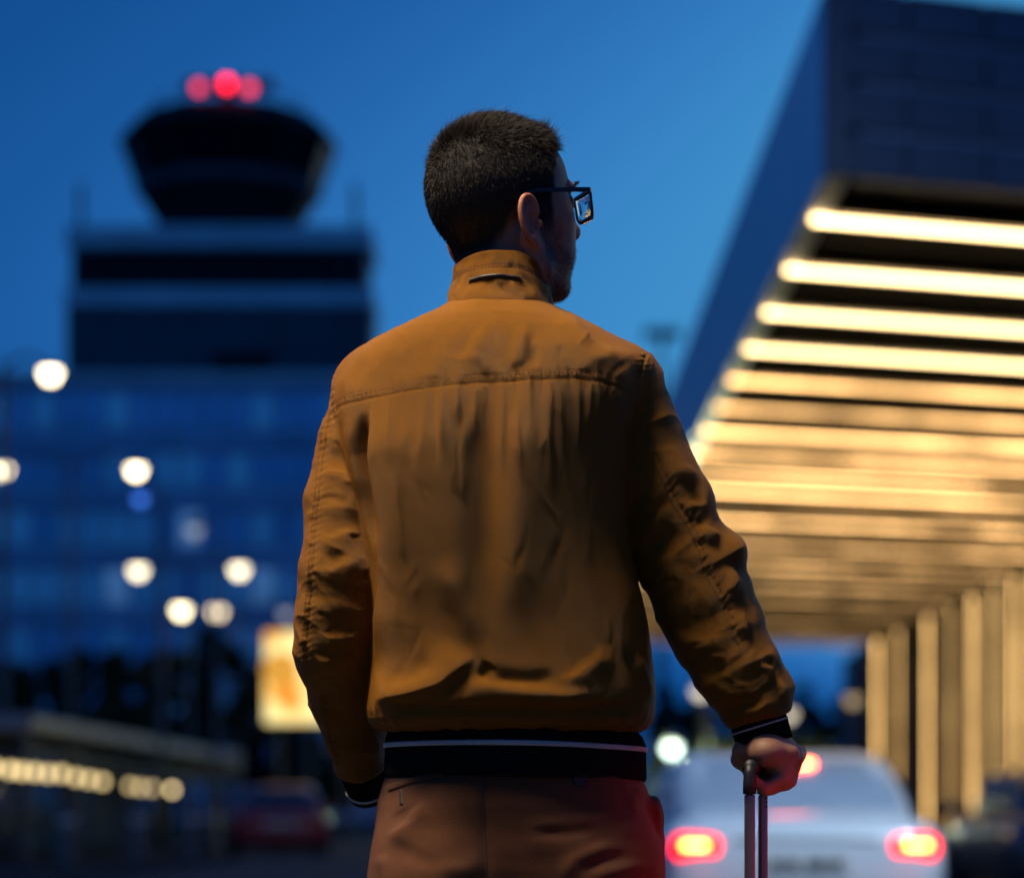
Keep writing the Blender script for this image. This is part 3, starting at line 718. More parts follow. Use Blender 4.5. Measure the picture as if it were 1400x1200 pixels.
    pc = m.build('plate_characters', M_platetext, pl); pc['kind'] = 'stuff'
    MB().box((0, .03, .80), (.9, .06, .02), bev=.006).build('boot_trim', M_black, t)
    MB().box((0, gh(.74)[0] - .03, zs(.74)), (.34, .03, .03), bev=.008).build('high_brake_light', E_brake3 if lit and not near else M_redlens, t)
    t.location = loc; t.rotation_euler = (0, 0, rz); t.scale = (wscale, 1, 1)
    return t
car('white_car', 'white saloon with glowing brake lights driving away, seen from behind', M_white_paint, (1.795, 15.0, 0), 0, True)
bc = car('added_dark_car', 'dark car on the roadway to the right of the camera, brake lights on', M_dark_paint, (2.95, 1.75, 0), math.pi, True, near=True)  # car out of view, added as the source of red spill
# narrow red spot added by the unseen car's tail light, aimed at the hip
ld = bpy.data.lights.new('added_red_spot', 'SPOT'); ld.energy = 150; ld.color = (1.0, 0.03, 0.01); ld.spot_size = math.radians(10); ld.spot_blend = 1.0; ld.shadow_soft_size = 0.06
lo_ = bpy.data.objects.new('added_red_spot', ld); COL.objects.link(lo_); lo_.parent = bc; lo_.matrix_parent_inverse = world_mat(bc).inverted()
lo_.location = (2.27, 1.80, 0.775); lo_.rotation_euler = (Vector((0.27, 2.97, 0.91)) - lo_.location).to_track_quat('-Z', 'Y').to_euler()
car('red_car', 'dark red parked car low behind the left cuff', M_red_paint, (-4.15, 44, 0.0), 0.12, False)
car('grey_car', 'dark grey car cut off at the lower right corner', M_dark_paint, (5.55, 22.5, 0), 0.0, False)

# planter bench row at the foot of the columns
for k, (px, Y) in enumerate(((1342, 44), (1378, 40))):
    q = at(px, HY, Y)
    t = thing('planter', ['dark planter with a low bush before the columns', 'dark planter with a low bush nearest the right edge'][k], 'planter', (q.x, Y, .12))
    MB().box((q.x, Y, .38), (.8, .8, .5), bev=.04).build('tub', M_black, t)
    r = random.Random(k); m = MB()
    for j in range(420):
        d = Vector((r.gauss(0, .16), r.gauss(0, .16), abs(r.gauss(0, .16)))); p = Vector((q.x, Y, .62)) + d; s = .05
        u = Vector((r.gauss(0, 1), r.gauss(0, 1), r.gauss(0, 1))).normalized(); v = u.orthogonal().normalized()
        m.add([p - u * s, p + v * s * .5, p + u * s, p - v * s * .5], [(0, 1, 2, 3)])
    m.build('bush', M_leaf, t)

# ------------------------------------------------------------------ the man
def P2(px, py, y=MAN_Y): q = at(px, py, y); return np.array((q.x, q.y, q.z))
S = MAN_Y / FPX      # metres per photo pixel at the man

person = thing('person', 'man seen from behind in ochre jacket and brown trousers, glasses, head turned right', 'person', (-0.01, MAN_Y, MAN_Z))

# ---- head frame
PSI = math.radians(56)
HO = np.array(((683 - CX) * 3.02 / FPX, 3.03, 1.02 + (1100 - 413) * 3.02 / FPX))
PITCH = math.radians(8)
_RZ = np.array(((math.cos(PSI), math.sin(PSI), 0), (-math.sin(PSI), math.cos(PSI), 0), (0, 0, 1)))
_RX = np.array(((1, 0, 0), (0, math.cos(PITCH), -math.sin(PITCH)), (0, math.sin(PITCH), math.cos(PITCH))))
HR = _RZ @ _RX                                              # columns: local x, y, z axes
PIV = np.array((0, -.01, .10)); HO2 = HO + _RZ @ PIV
def H(x, y, z): return HO2 + HR @ (np.array((x, y, z), float) - PIV)
def to_head(P): return (P - HO2) @ HR + PIV

HS = 1.0
body = []
def hE(c, r, k=0.012, op=1, R=None): body.append(Ell(H(*c), r, HR if R is None else R, k, op))
def hC(a, b, ra, rb, k=0.010, op=1): body.append(Cone(H(*a), H(*b), ra, rb, k, op))
hE((0, -.001, .137), (.0750, .0890, .0860))
hE((0, .044, .148), (.058, .045, .050), .02)
hE((0, .042, .085), (.058, .050, .060), .02)
for s in (-1, 1):
    hE((s * .042, .052, .096), (.022, .022, .020), .022); hE((s * .033, .044, .064), (.025, .033, .036), .022)
    hC((s * .060, -.004, .070), (s * .053, .012, .034), .016, .015, .014)
    hC((s * .053, .012, .034), (s * .017, .065, .013), .015, .014, .014)
hE((0, .030, .045), (.052, .058, .038), .022)
hE((0, .069, .014), (.021, .014, .015), .010)
for s in (-1, 1):
    hE((s * .033, .098, .117), (.017, .011, .011), .007, -1)
    hC((s * .010, .092, .134), (s * .046, .079, .133), .007, .006, .008)
    hE((s * .032, .078, .116), (.0125, .0125, .0125), .002)
hC((0, .090, .124), (0, .108, .088), .0075, .0100, .008)
hE((0, .1085, .084), (.0105, .0105, .0095), .005)
for s in (-1, 1): hE((s * .0135, .099, .080), (.0075, .010, .008), .005)
hE((0, .0885, .0535), (.023, .0075, .0055), .004)
hE((0, .0850, .0435), (.020, .0080, .0065), .004)
hC((-.021, .0945, .0485), (.021, .0945, .0485), .0016, .0016, .003, -1)
# neck
body.append(Cone(H(0, -.004, .060), np.array((-.012, 3.005, HO[2] - .12)), .054, .060, .018))
# ears
ear0 = len(body)
for s in (-1, 1):
    C = np.array((s * .0755, -.0085, .0870)); u = np.array((s * .15, -.98, 0)); u /= np.linalg.norm(u); w = np.array((0, -.12, 1.0)); w /= np.linalg.norm(w)
    n = np.cross(u, w) * 1.0; n /= np.linalg.norm(n)
    if n[0] * s < 0: n = -n
    w = np.cross(n, u); w = w if w[2] > 0 else -w
    Rl = np.stack([u, w, n], 1); Rw = HR @ Rl
    E = lambda a, b, c=0: C + u * a + w * b + n * c
    body.append(Ell(H(*E(0.0005, 0.001, -.001)), (.0155, .0275, .0042), Rw, .004))
    hel = [(-.0120, .006), (-.0105, .020), (-.002, .0295), (.009, .0275), (.0155, .017), (.0165, .004), (.0145, -.008), (.0105, -.0175), (.004, -.025)]
    hel = np.array(hel); tt = np.linspace(0, len(hel) - 1, 20); hel = [tuple(np.array([np.interp(t + o, np.arange(len(hel)), hel[:, c]) for c in (0, 1) for o in (-.35, 0, .35)]).reshape(2, 3).mean(1)) for t in tt]
    for i in range(len(hel) - 1):
        body.append(Cone(H(*E(*hel[i], .0030)), H(*E(*hel[i + 1], .0030)), .0032, .0032, .0025))
    ant = [(-.001, .018), (.0075, .012), (.0085, .000), (.005, -.010), (.000, -.015)]
    for i in range(len(ant) - 1): body.append(Cone(H(*E(*ant[i], .0018)), H(*E(*ant[i + 1], .0018)), .0026, .0026, .0025))
    body.append(Ell(H(*E(-.003, -.0245, .0015)), (.0075, .0085, .0042), Rw, .004))
    body.append(Ell(H(*E(-.0035, -.001, .0050)), (.0075, .0105, .0065), Rw, .002, -1))
    body.append(Ell(H(*E(-.0130, -.004, .0035)), (.004, .0055, .0035), Rw, .003))
ear_prims = [p for p in body[ear0:] if p.op > 0]
# trunk, arms and legs under the clothes
SH = MAN_Z
body += [Cone((-.012, 3.01, 1.60), (-.012, 3.01, 1.50), .058, .075, .03), Cone((-.10, 3.01, 1.545), (.095, 3.01, 1.545), .055, .055, .04),
         Ell((-.012, 3.01, 1.40), (.155, .095, .20), None, .04), Ell((-.005, 3.01, 1.16), (.135, .09, .16), None, .05), Ell((0, 3.01, 1.0), (.14, .09, .10), None, .05)]
def chain(lst, pts, k):
    for a, b in zip(pts[:-1], pts[1:]): lst.append(Cone(a[0], b[0], a[1], b[1], k))
chain(body, [(P2(520, 560, 3.02), .040), (P2(478, 800, 3.03), .036), (P2(474, 905, 3.05), .034), (P2(499, 1056, 3.135), .022), (P2(540, 1085, 3.23), .02)], .015)
chain(body, [(P2(862, 560, 3.01), .040), (P2(935, 770, 3.01), .036), (P2(970, 850, 3.01), .034), (P2(1044, 1000, 3.0), .023)], .015)
for s, x in ((-1, -.088), (1, .088)):
    chain(body, [((x, 3.01, .98), .080), ((x * 1.05, 3.0, .55), .052), ((x * 1.05, 3.02, .22), .034)], .02)
    chain(body, [((x * 1.05, 3.02, .22), .034), ((x * 1.15, 3.14, .165), .03)], .01)
# left hand, relaxed and hidden in front of the hip
lw = P2(545, 1085, 3.22); body.append(Ell(lw + np.array((.012, .035, -.035)), (.028, .045, .030), None, .015))
for i in range(4):
    b = lw + np.array((.018 - .004 * i, .065 - .012 * i, -.055 - .006 * i)); chain(body, [(b, .009), (b + (.010, .022, -.028), .0085), (b + (.024, .020, -.048), .007)], .004)
chain(body, [(lw + (.02, .01, -.03), .012), (lw + (.04, .045, -.04), .010), (lw + (.046, .065, -.055), .008)], .005)
# right hand closed round the grip of the suitcase handle
GY0, GY1 = 2.945, 3.055                                   # near and far tube
GA, GB = P2(1025, 1050, GY0), P2(1043, 1050, GY1)          # grip bar ends
gdir = (GB - GA) / np.linalg.norm(GB - GA)
wr = P2(1043, 1003, 3.0)
body.append(Cone(P2(1040, 990, 3.0), P2(1047, 1016, 3.0), .0250, .0265, .015))
palmc = P2(1060, 1026, 3.0)
ax1 = P2(1090, 1030, 3.0) - P2(1040, 1012, 3.0); ax1 /= np.linalg.norm(ax1); ax2 = gdir - ax1 * (gdir @ ax1); ax2 /= np.linalg.norm(ax2); ax3 = np.cross(ax1, ax2)
body.append(Ell(palmc, (.037, .038, .0200), np.stack([ax1, ax2, ax3], 1), .015))
for i in range(4):
    o = gdir * (-.032 + .0212 * i); dz = (0.0, -.0015, -.002, -.001)[i]; ln = (.86, 1.0, 1.06, 1.0)[i]; r0 = (.0080, .0090, .0095, .0092)[i]
    k0 = P2(1086, 1031, 3.0) + o + (0, 0, dz + .002); k1 = P2(1086 - 12 * ln, 1031 + 36 * ln, 3.0) + o; k2 = P2(1058 - 8 * ln, 1077, 3.0) + o; k3 = P2(1034, 1066, 3.0) + o; k4 = P2(1027, 1055, 3.0) + o
    body.append(Ell(k0, (r0 * 1.18,) * 3, None, .007))
    chain(body, [(k0, r0 * 1.08), (k1, r0), (k2, r0 * .92), (k3, r0 * .85), (k4, r0 * .78)], .0035)
# thumb lies along the inner side, its root at the side of the palm
chain(body, [(P2(1040, 1020, 2.985), .014), (P2(1016, 1026, 2.995), .0115), (P2(1012, 1038, 3.010), .0100), (P2(1021, 1049, 3.028), .0085)], .008)
body.append(Ell(P2(1048, 1028, 2.965), (.022, .020, .018), None, .014)); body.append(Ell(P2(1062, 1047, 3.0), (.018, .034, .018), None, .010))

bV, bQ = sdf_mesh(body, 0.0020, slack=1.5)
bV = np_smooth(bV, bQ, 1, 0.35)
bN = np_normals(bV, bQ)
hl_ = to_head(bV); hx, hy, hz = np.abs(hl_[:, 0]), hl_[:, 1], hl_[:, 2]
is_head = (bV[:, 2] > 1.60)
def sst(a, b, x): t = np.clip((x - a) / (b - a), 0, 1); return t * t * (3 - 2 * t)
ear = (np.min([p.d(bV) for p in ear_prims], axis=0) < .0016)
def hair_density(hx, hy, hz):
    front = .052 + .018 * sst(.16, .20, hz) - .012 * sst(.175, .135, hz)               # hair stops this far forward
    front = np.where(hz > .178, .076 - .35 * (np.clip(hz - .195, -1, 0)) ** 2 * 40, front)
    side = .030 - .1 * 0
    side_front = np.where(hz < .150, .040, front); side_front = np.where(hz < .125, .034, side_front)
    d = sst(.004, -.004, hy - np.minimum(front, side_front))
    # lower edge: sideburn before the ear, above the ear, nape behind it
    low = np.interp(hy, [-.10, -.06, -.046, -.034, -.026, .0, .006, .012], [.042, .048, .056, .072, .092, .098, .092, .078])
    return d * sst(-.014, .018, hz - low)
dens = np.where(is_head & ~ear, hair_density(hx, hy, hz), 0)
stub = sst(.062, .045, hz) * sst(.0, .02, hy) + .9 * sst(.012, .022, hy) * sst(.052, .040, hy) * sst(.03, .05, hx) * sst(.105, .07, hz)
stub = np.where(is_head & ~ear, np.clip(stub, 0, 1), 0) * (hz > -.02)
n1 = perlin(bV * 55.0); n2 = perlin(bV * 420.0)
skin = np.array((0.36, 0.17, 0.10))[None] * (1 + .10 * n1[:, None])
redd = np.where(ear, 1.0, 0) + sst(.03, .0, np.abs(hz - .082)) * sst(.095, .11, hy)
skin = skin * (1 - .0 * redd[:, None]) * np.where(redd[:, None] > .5, np.array((1.12, .82, .80))[None], 1)
col = skin * (1 - .50 * (stub * np.clip(.85 + .6 * n2, .3, 1.2))[:, None])
hairc = np.array((0.010, 0.008, 0.007))
sc = np.clip(dens * (1.0 + .5 * n2 * (1 - dens)), 0, 1)[:, None]
col = col * (1 - sc) + hairc[None] * sc
lip = np.exp(-((hz - .048) / .008) ** 2) * sst(.088, .096, hy) * (hx < .024) * is_head
col = col * (1 - .5 * lip[:, None]) + np.array((.25, .08, .07))[None] * .5 * lip[:, None]
me = np_mesh('body', bV, bQ)
ca = me.color_attributes.new('tone', 'FLOAT_COLOR', 'POINT')
ca.data.foreach_set('color', np.concatenate([np.clip(col, 0, 1), np.ones((len(col), 1))], 1).astype(np.float32).ravel())
M_skin = bpy.data.materials.new('skin'); M_skin.use_nodes = True
n_, l_ = M_skin.node_tree.nodes, M_skin.node_tree.links; b_ = n_['Principled BSDF']
at_ = n_.new('ShaderNodeAttribute'); at_.attribute_name = 'tone'; l_.new(at_.outputs['Color'], b_.inputs['Base Color'])
b_.inputs['Roughness'].default_value = 0.5; b_.inputs['Subsurface Weight'].default_value = 0.12; b_.inputs['Subsurface Radius'].default_value = (.008, .003, .0015); b_.inputs['Subsurface Scale'].default_value = 1.0
tc = n_.new('ShaderNodeTexCoord'); nz = n_.new('ShaderNodeTexNoise'); nz.inputs['Scale'].default_value = 900; bp = n_.new('ShaderNodeBump'); bp.inputs['Strength'].default_value = .55; bp.inputs['Distance'].default_value = .001
l_.new(tc.outputs['Object'], nz.inputs['Vector']); l_.new(nz.outputs['Fac'], bp.inputs['Height']); l_.new(bp.outputs[0], b_.inputs['Normal'])
link('body', me, M_skin, person)

# ---- hair: many short strands combed forward over the scalp
def strands():
    fc = bV[bQ].mean(1); fn = np.cross(bV[bQ[:, 2]] - bV[bQ[:, 0]], bV[bQ[:, 3]] - bV[bQ[:, 1]]); ar = np.linalg.norm(fn, axis=1); fn /= np.maximum(ar, 1e-12)[:, None]
    q = to_head(fc); dn = hair_density(np.abs(q[:, 0]), q[:, 1], q[:, 2]); e2 = (np.min([p.d(fc) for p in ear_prims], axis=0) < .0025)
    ok = (fc[:, 2] > 1.60) & ~e2 & (q[:, 2] > .02); pr = np.where(ok, dn, 0) * ar; pr /= pr.sum()
    N = 60000; pick = nrng.choice(len(fc), N, p=pr); P = fc[pick] + nrng.normal(0, .0008, (N, 3)); nn = fn[pick] @ HR; ql = q[pick]
    top = sst(.165, .205, ql[:, 2]); frt = top * sst(.03, .075, ql[:, 1])
    comb = np.stack([np.zeros(N), top * .9 + .1, -(1 - top) * 1.0], 1) + nrng.normal(0, .32, (N, 3))
    comb[:, 2] += frt * 1.5; comb -= nn * (comb * nn).sum(1)[:, None] * (1 - frt[:, None])
    L = (.0030 + .011 * top + .009 * frt + .003 * sst(.10, .17, ql[:, 2])) * (.5 + .8 * nrng.random(N) + .6 * (nrng.random(N) > .97)) * np.clip(dn[pick] * 1.1, .3, 1)
    lift = (.55 + .15 * top)[:, None]
    d1 = nn * lift + comb * .6; d1 /= np.linalg.norm(d1, axis=1)[:, None]; d2 = nn * lift * .35 + comb * .9; d2 /= np.linalg.norm(d2, axis=1)[:, None]
    d1 = d1 @ HR.T; d2 = d2 @ HR.T
    sd = np.cross(d1, nrng.normal(size=(N, 3))); sd /= np.linalg.norm(sd, axis=1)[:, None]; wd = (.00016 + .00008 * nrng.random(N))[:, None]
    mid = P + d1 * (L * .5)[:, None]; tip = mid + d2 * (L * .5)[:, None]
    V = np.stack([P - sd * wd, P + sd * wd, mid + sd * wd * .8, mid - sd * wd * .8, tip, tip + sd * wd * .2], 1).reshape(-1, 3)
    i = np.arange(N)[:, None] * 6; Q = np.concatenate([i + np.array([[0, 1, 2, 3]]), i + np.array([[3, 2, 5, 4]])])
    return V, Q
hV, hQ = strands()
def stubble():
    fc = bV[bQ].mean(1); fn = np.cross(bV[bQ[:, 2]] - bV[bQ[:, 0]], bV[bQ[:, 3]] - bV[bQ[:, 1]]); ar = np.linalg.norm(fn, axis=1); fn /= np.maximum(ar, 1e-12)[:, None]
    pr = stub[bQ[:, 0]] * ar; pr /= pr.sum(); N = 9000; pk = nrng.choice(len(fc), N, p=pr); P = fc[pk] + nrng.normal(0, .0007, (N, 3))
    d = fn[pk] + np.array((0, 0, -.7)) + nrng.normal(0, .35, (N, 3)); d /= np.linalg.norm(d, axis=1)[:, None]; sd = np.cross(d, nrng.normal(size=(N, 3))); sd /= np.linalg.norm(sd, axis=1)[:, None]
    L = (.0012 + .0016 * nrng.random(N))[:, None]; V = np.stack([P - sd * .00011, P + sd * .00011, P + d * L + sd * .00005, P + d * L - sd * .00005], 1).reshape(-1, 3)
    return V, np.arange(N * 4).reshape(-1, 4)
M_hair = mat('hair', (0.018, 0.012, 0.009), 0.6, var=0.4, scale=60, spec=0.15)
hair = link('hair', np_mesh('hair', hV, hQ), M_hair, person); hair['kind'] = 'stuff'
sV, sQ = stubble(); stb = link('stubble', np_mesh('stubble', sV, sQ), M_hair, person); stb['kind'] = 'stuff'
# eyebrows
m = MB()
for s in (-1, 1):
    for k in range(90):
        t = nrng.random(); p = np.array(H(s * (.014 + .032 * t), .099 - .013 * t * t + .0015, .135 + .003 * math.sin(t * 3) + nrng.normal(0, .0012))); d = H(s * .006, .004, .002) - H(0, 0, 0)
        m.add([p, p + (0, 0, .0006), p + d], [(0, 1, 2)])
ebr = m.build('eyebrows', M_hair, person); ebr['kind'] = 'stuff'

# ---- jacket
def cloth(name, color, rough, weave, bump, sheen=0.0, spec=0.4, twill=False):
    m = mat(name, color, rough, var=0.10, scale=14, spec=spec, sheen=sheen)
    n, l = m.node_tree.nodes, m.node_tree.links; b = n['Principled BSDF']
    tc = n.new('ShaderNodeTexCoord'); mp = n.new('ShaderNodeMapping'); mp.inputs['Rotation'].default_value = (0, math.radians(40 if twill else 0), 0); l.new(tc.outputs['Object'], mp.inputs[0])
    w1 = n.new('ShaderNodeTexWave'); w1.bands_direction = 'X'; w1.inputs['Scale'].default_value = weave; w1.inputs['Distortion'].default_value = 1.5
    w2 = n.new('ShaderNodeTexWave'); w2.bands_direction = 'Z'; w2.inputs['Scale'].default_value = weave * (.25 if twill else 1); w2.inputs['Distortion'].default_value = 1.5
    l.new(mp.outputs[0], w1.inputs[0]); l.new(mp.outputs[0], w2.inputs[0])
    ad = n.new('ShaderNodeMath'); ad.operation = 'ADD'; l.new(w1.outputs['Fac'], ad.inputs[0]); l.new(w2.outputs['Fac'], ad.inputs[1])
    nz = n.new('ShaderNodeTexNoise'); nz.inputs['Scale'].default_value = 60; nz.inputs['Detail'].default_value = 8; nz.inputs['Roughness'].default_value = .65; l.new(tc.outputs['Object'], nz.inputs['Vector'])
    a2 = n.new('ShaderNodeMath'); a2.operation = 'MULTIPLY_ADD'; a2.inputs[1].default_value = 6.0; l.new(nz.outputs['Fac'], a2.inputs[0]); l.new(ad.outputs[0], a2.inputs[2])
    bp = n.new('ShaderNodeBump'); bp.inputs['Strength'].default_value = bump; bp.inputs['Distance'].default_value = .0006
    l.new(a2.outputs[0], bp.inputs['Height']); l.new(bp.outputs[0], b.inputs['Normal'])
    return m
M_jacket = cloth('jacket_nylon', (0.260, 0.098, 0.009), 0.46, 420, 0.8, spec=0.12)
M_thread = mat('jacket_thread', (0.17, 0.065, 0.012), 0.7, var=0.2, scale=200)
M_rib = cloth('black_rib_knit', (0.008, 0.007, 0.007), 0.9, 300, 0.6, spec=0.15)
M_stripe = cloth('white_knit_stripe', (0.78, 0.77, 0.77), 0.8, 500, 0.8, spec=0.2)

TT = np.array([  # photo y, left x, right x, half depth, centre y
    (404, 632, 730, .050, 3.015), (418, 604, 758, .070, 3.013), (430, 584, 782, .083, 3.010), (445, 552, 812, .096, 3.006), (462, 516, 842, .107, 3.003), (480, 488, 866, .116, 3.001), (500, 470, 884, .122, 3.0),
    (530, 458, 884, .128, 3.0), (576, 460, 872, .134, 3.0), (613, 468, 866, .136, 3.0), (677, 482, 862, .136, 3.0), (728, 492, 860, .135, 3.0), (781, 501, 869, .133, 3.0),
    (821, 506, 879, .132, 3.0), (854, 508, 886, .132, 3.0), (912, 508, 893, .135, 3.0), (945, 504, 896, .139, 3.0), (970, 500, 896, .139, 3.0), (985, 503, 893, .133, 3.0), (994, 512, 887, .122, 3.0), (1001, 530, 876, .108, 3.0)])
def smooth_table(T, keep, sig=9.0):      # resample every pixel row and round off the kinks
    ys = np.arange(T[0, 0], T[-1, 0] + 1); k = np.exp(-.5 * (np.arange(-30, 31) / sig) ** 2); k /= k.sum(); out = [ys]
    for c in range(1, T.shape[1]):
        v = np.interp(ys, T[:, 0], T[:, c]); w = np.convolve(np.pad(v, 30, mode='edge'), k, 'valid'); e = np.clip(np.minimum(ys - keep[0], keep[1] - ys) / 25.0, 0, 1); out.append(v * (1 - e) + w * e)
    return np.stack(out, 1)
TT = smooth_table(TT, (450, 985))
tz = CAM_H + (HY - TT[:, 0]) * S
def torso_fn(P):
    py = HY - (P[:, 2] - CAM_H) / S
    f = lambda c: np.interp(py, TT[:, 0], TT[:, c])
    l_, r_, hd, cy = f(1), f(2), f(3), f(4); hw = (r_ - l_) / 2 * S; cx = ((l_ + r_) / 2 - CX) * S
    e = np.interp(py, [404, 470, 560, 1000], [2.0, 2.1, 2.5, 2.6])
    q = (np.abs((P[:, 0] - cx) / hw) ** e + np.abs((P[:, 1] - cy) / hd) ** e) ** (1 / e)
    d = (q - 1) * np.minimum(hw, hd)
    cap = np.maximum(P[:, 2] - tz[0], tz[-1] - P[:, 2])
    return np.maximum(d, cap)
LS = [(512, 552, 58, 3.018), (496, 610, 60, 3.012), (481, 690, 62, 3.003), (473, 780, 62, 2.994), (467, 835, 60, 2.998), (464, 880, 60, 3.010), (468, 908, 57, 3.035), (474, 950, 52, 3.07), (486, 1005, 42, 3.10), (496, 1052, 35, 3.13), (500, 1068, 33, 3.14)]
RS = [(858, 538, 52, 3.005), (872, 600, 58, 3.01), (892, 660, 64, 3.01), (912, 715, 63, 3.01), (938, 765, 66, 3.01), (962, 820, 66, 3.008), (982, 865, 62, 3.005), (1008, 915, 58, 3.0), (1029, 952, 50, 3.0), (1038, 982, 42, 3.0), (1046, 1005, 40, 3.0)]
def cut(p, q):      # end of a sleeve: everything beyond p, towards q, goes
    p, d = np.array(p), np.array(q) - np.array(p); d = d / np.linalg.norm(d)
    return Fn(lambda P: -((P - p) @ d), p - .12, p + .12, .008, -1)
ksm = lambda P: np.interp(P[:, 2], [1.45, 1.53, 1.58], [.006, .020, .045])
torso = [Fn(torso_fn, (-.30, 2.80, 1.08), (.28, 3.22, 1.66))]
def sleeve(tab, extra):
    out = []
    for a, b in zip(tab[:-1], tab[1:]): out.append(Cone(P2(a[0], a[1], a[3]), P2(b[0], b[1], b[3]), a[2] * S, b[2] * S, .012))
    return out + extra
lsl = sleeve(LS, [cut(P2(494.5, 1048, 3.127), P2(505, 1085, 3.16)), Ell(P2(418, 890, 3.03), (.012, .03, .018), None, .012)])
rsl = sleeve(RS, [cut(P2(1037, 986, 3.0), P2(1046, 1017, 3.0)), Ell(P2(998, 755, 3.0), (.020, .035, .022), None, .016), Ell(P2(1062, 942, 3.0), (.018, .03, .022), None, .014), Ell(P2(955, 690, 3.0), (.018, .03, .03), None, .014)])
def union_sleeve(lst): return Fn(lambda P: sdf_eval(lst, P), np.min([p.lo for p in lst], 0), np.max([p.hi for p in lst], 0), ksm)
jk = torso + [union_sleeve(lsl), union_sleeve(rsl)]
jV, jQ = sdf_mesh(jk, 0.0021, slack=2.2)
jV = np_smooth(jV, jQ, 2, 0.5)
jN = np_normals(jV, jQ)
dT, dL, dR = torso_fn(jV), sdf_eval(lsl, jV), sdf_eval(rsl, jV)
part = np.argmin(np.stack([dT, dL, dR], 1), axis=1)
pxv = CX + jV[:, 0] / jV[:, 1] * FPX; pyv = HY - (jV[:, 2] - CAM_H) / jV[:, 1] * FPX
back = sst(.35, -.15, jN[:, 1])
YOKE = [(452, 562), (470, 552), (500, 545), (560, 533), (620, 525), (700, 520), (780, 516), (820, 520), (845, 528), (862, 543)]
ARM_L = [(455, 505), (450, 522), (452, 545), (455, 562), (456, 578)]
ARM_R = [(884, 482), (878, 500), (869, 520), (862, 540), (858, 556)]
SEAM_L = [(452, 562), (446, 590), (440, 640), (434, 700), (429, 760), (425, 810), (420, 860), (419, 905), (424, 922)]
SEAM_L2 = [(440, 945), (447, 975), (452, 1010), (462, 1045)]
SEAM_R = [(868, 545), (880, 575), (893, 610), (908, 645), (925, 685), (945, 712), (960, 745), (972, 785), (990, 815), (1004, 850), (1018, 885)]
disp = np.zeros(len(jV))
TORSO = [  # pts, w1 (right when going down / above when going right), w2, amp mm, cusp
    ([(511, 540), (510, 590), (511, 625), (518, 675), (528, 748), (528, 800), (520, 850), (514, 920)], 60, 4, 11, False, .22),
    ([(498, 560), (497, 620), (508, 690), (520, 750)], 10, 9, -9, False, .25),
    ([(478, 560), (482, 620), (497, 690)], 12, 12, 3.0, False, .3),
    ([(586, 490), (642, 895)], 30, 70, 8.0, False, .32),
    ([(720, 490), (704, 895)], 36, 32, 8.0, False, .32),
    ([(656, 510), (668, 870)], 20, 22, -4.0, False, .38),
    ([(772, 505), (852, 900)], 48, 26, -6.0, False, .42),
    ([(700, 545), (708, 600), (713, 660)], 4, 10, 2.0, False, .4), ([(640, 540), (632, 620), (636, 700)], 10, 4, 2.2, False, .4), ([(735, 545), (752, 620), (756, 690)], 4, 10, 1.8, False, .4),
    ([(540, 590), (552, 690), (560, 780)], 5, 14, 1.8, False, .4),
    ([(835, 600), (842, 700), (852, 800), (868, 900)], 20, 20, 3.5, False, .35),
    # lower back
    ([(648, 886), (632, 910), (600, 935), (550, 950), (505, 958)], 9, 34, 8.0, False, .18),
    ([(600, 900), (560, 925), (515, 935)], 12, 16, -4.0, False, .3),
    ([(618, 937), (660, 940), (720, 946), (780, 952), (830, 945)], 10, 22, 5.5, False, .25),
    ([(660, 925), (720, 930), (770, 925)], 12, 10, -4.5, False, .3),
    ([(648, 888), (640, 850), (620, 800), (600, 760)], 14, 18, 3.5, False, .35),
    ([(760, 935), (790, 925), (815, 905), (830, 880)], 8, 18, 5.0, False, .3),
    ([(672, 905), (655, 930)], 10, 8, -4.5, False, .3),
    ([(530, 960), (600, 966), (700, 964), (800, 968), (880, 962)], 6, 16, -6.5, False, .1),
    ([(870, 890), (884, 930), (892, 960)], 6, 8, 3.0, False, .3), ([(855, 880), (872, 930), (880, 965)], 7, 7, -3.0, False, .3),
    ([(520, 985), (620, 990), (760, 990), (880, 985)], 12, 12, 3.0, False, .1),
    # yoke
    ([(640, 515), (650, 480), (668, 450), (690, 425)], 14, 20, 3.0, False, .3), ([(620, 500), (640, 460), (670, 430)], 12, 10, -2.5, False, .3),
    ([(700, 512), (712, 470), (720, 440)], 9, 12, 2.8, False, .3), ([(730, 505), (728, 465), (735, 440)], 10, 10, -3.0, False, .3),
    ([(765, 425), (790, 450), (815, 470)], 10, 12, 3.0, False, .3), ([(785, 440), (830, 465), (870, 480)], 10, 8, -2.5, False, .3),
    ([(500, 515), (520, 492), (552, 470)], 14, 14, 2.5, False, .3), ([(478, 530), (490, 508), (505, 490)], 9, 9, -2.0, False, .3),
    ([(545, 520), (560, 490), (590, 462)], 14, 14, -2.0, False, .3), ([(585, 525), (600, 500), (600, 470)], 10, 10, 1.8, False, .3),
    ([(800, 512), (815, 490), (850, 478)], 10, 10, 2.2, False, .3)]
pr_ = random.Random(11)
for k in range(17):                                  # short gathers hanging from the yoke seam
    x = 532 + k * 19.5 + pr_.uniform(-6, 6); y = np.interp(x, [452, 560, 700, 820, 862], [560, 533, 520, 520, 543]); ln = pr_.uniform(50, 150); lean = pr_.uniform(-.10, .10)
    TORSO.append(([(x, y - 26), (x + lean * 20, y + 15), (x + lean * ln, y + ln)], pr_.uniform(4, 7), pr_.uniform(5, 10), pr_.uniform(1.0, 2.4) * pr_.choice((1, 1, -1)), False, .4))
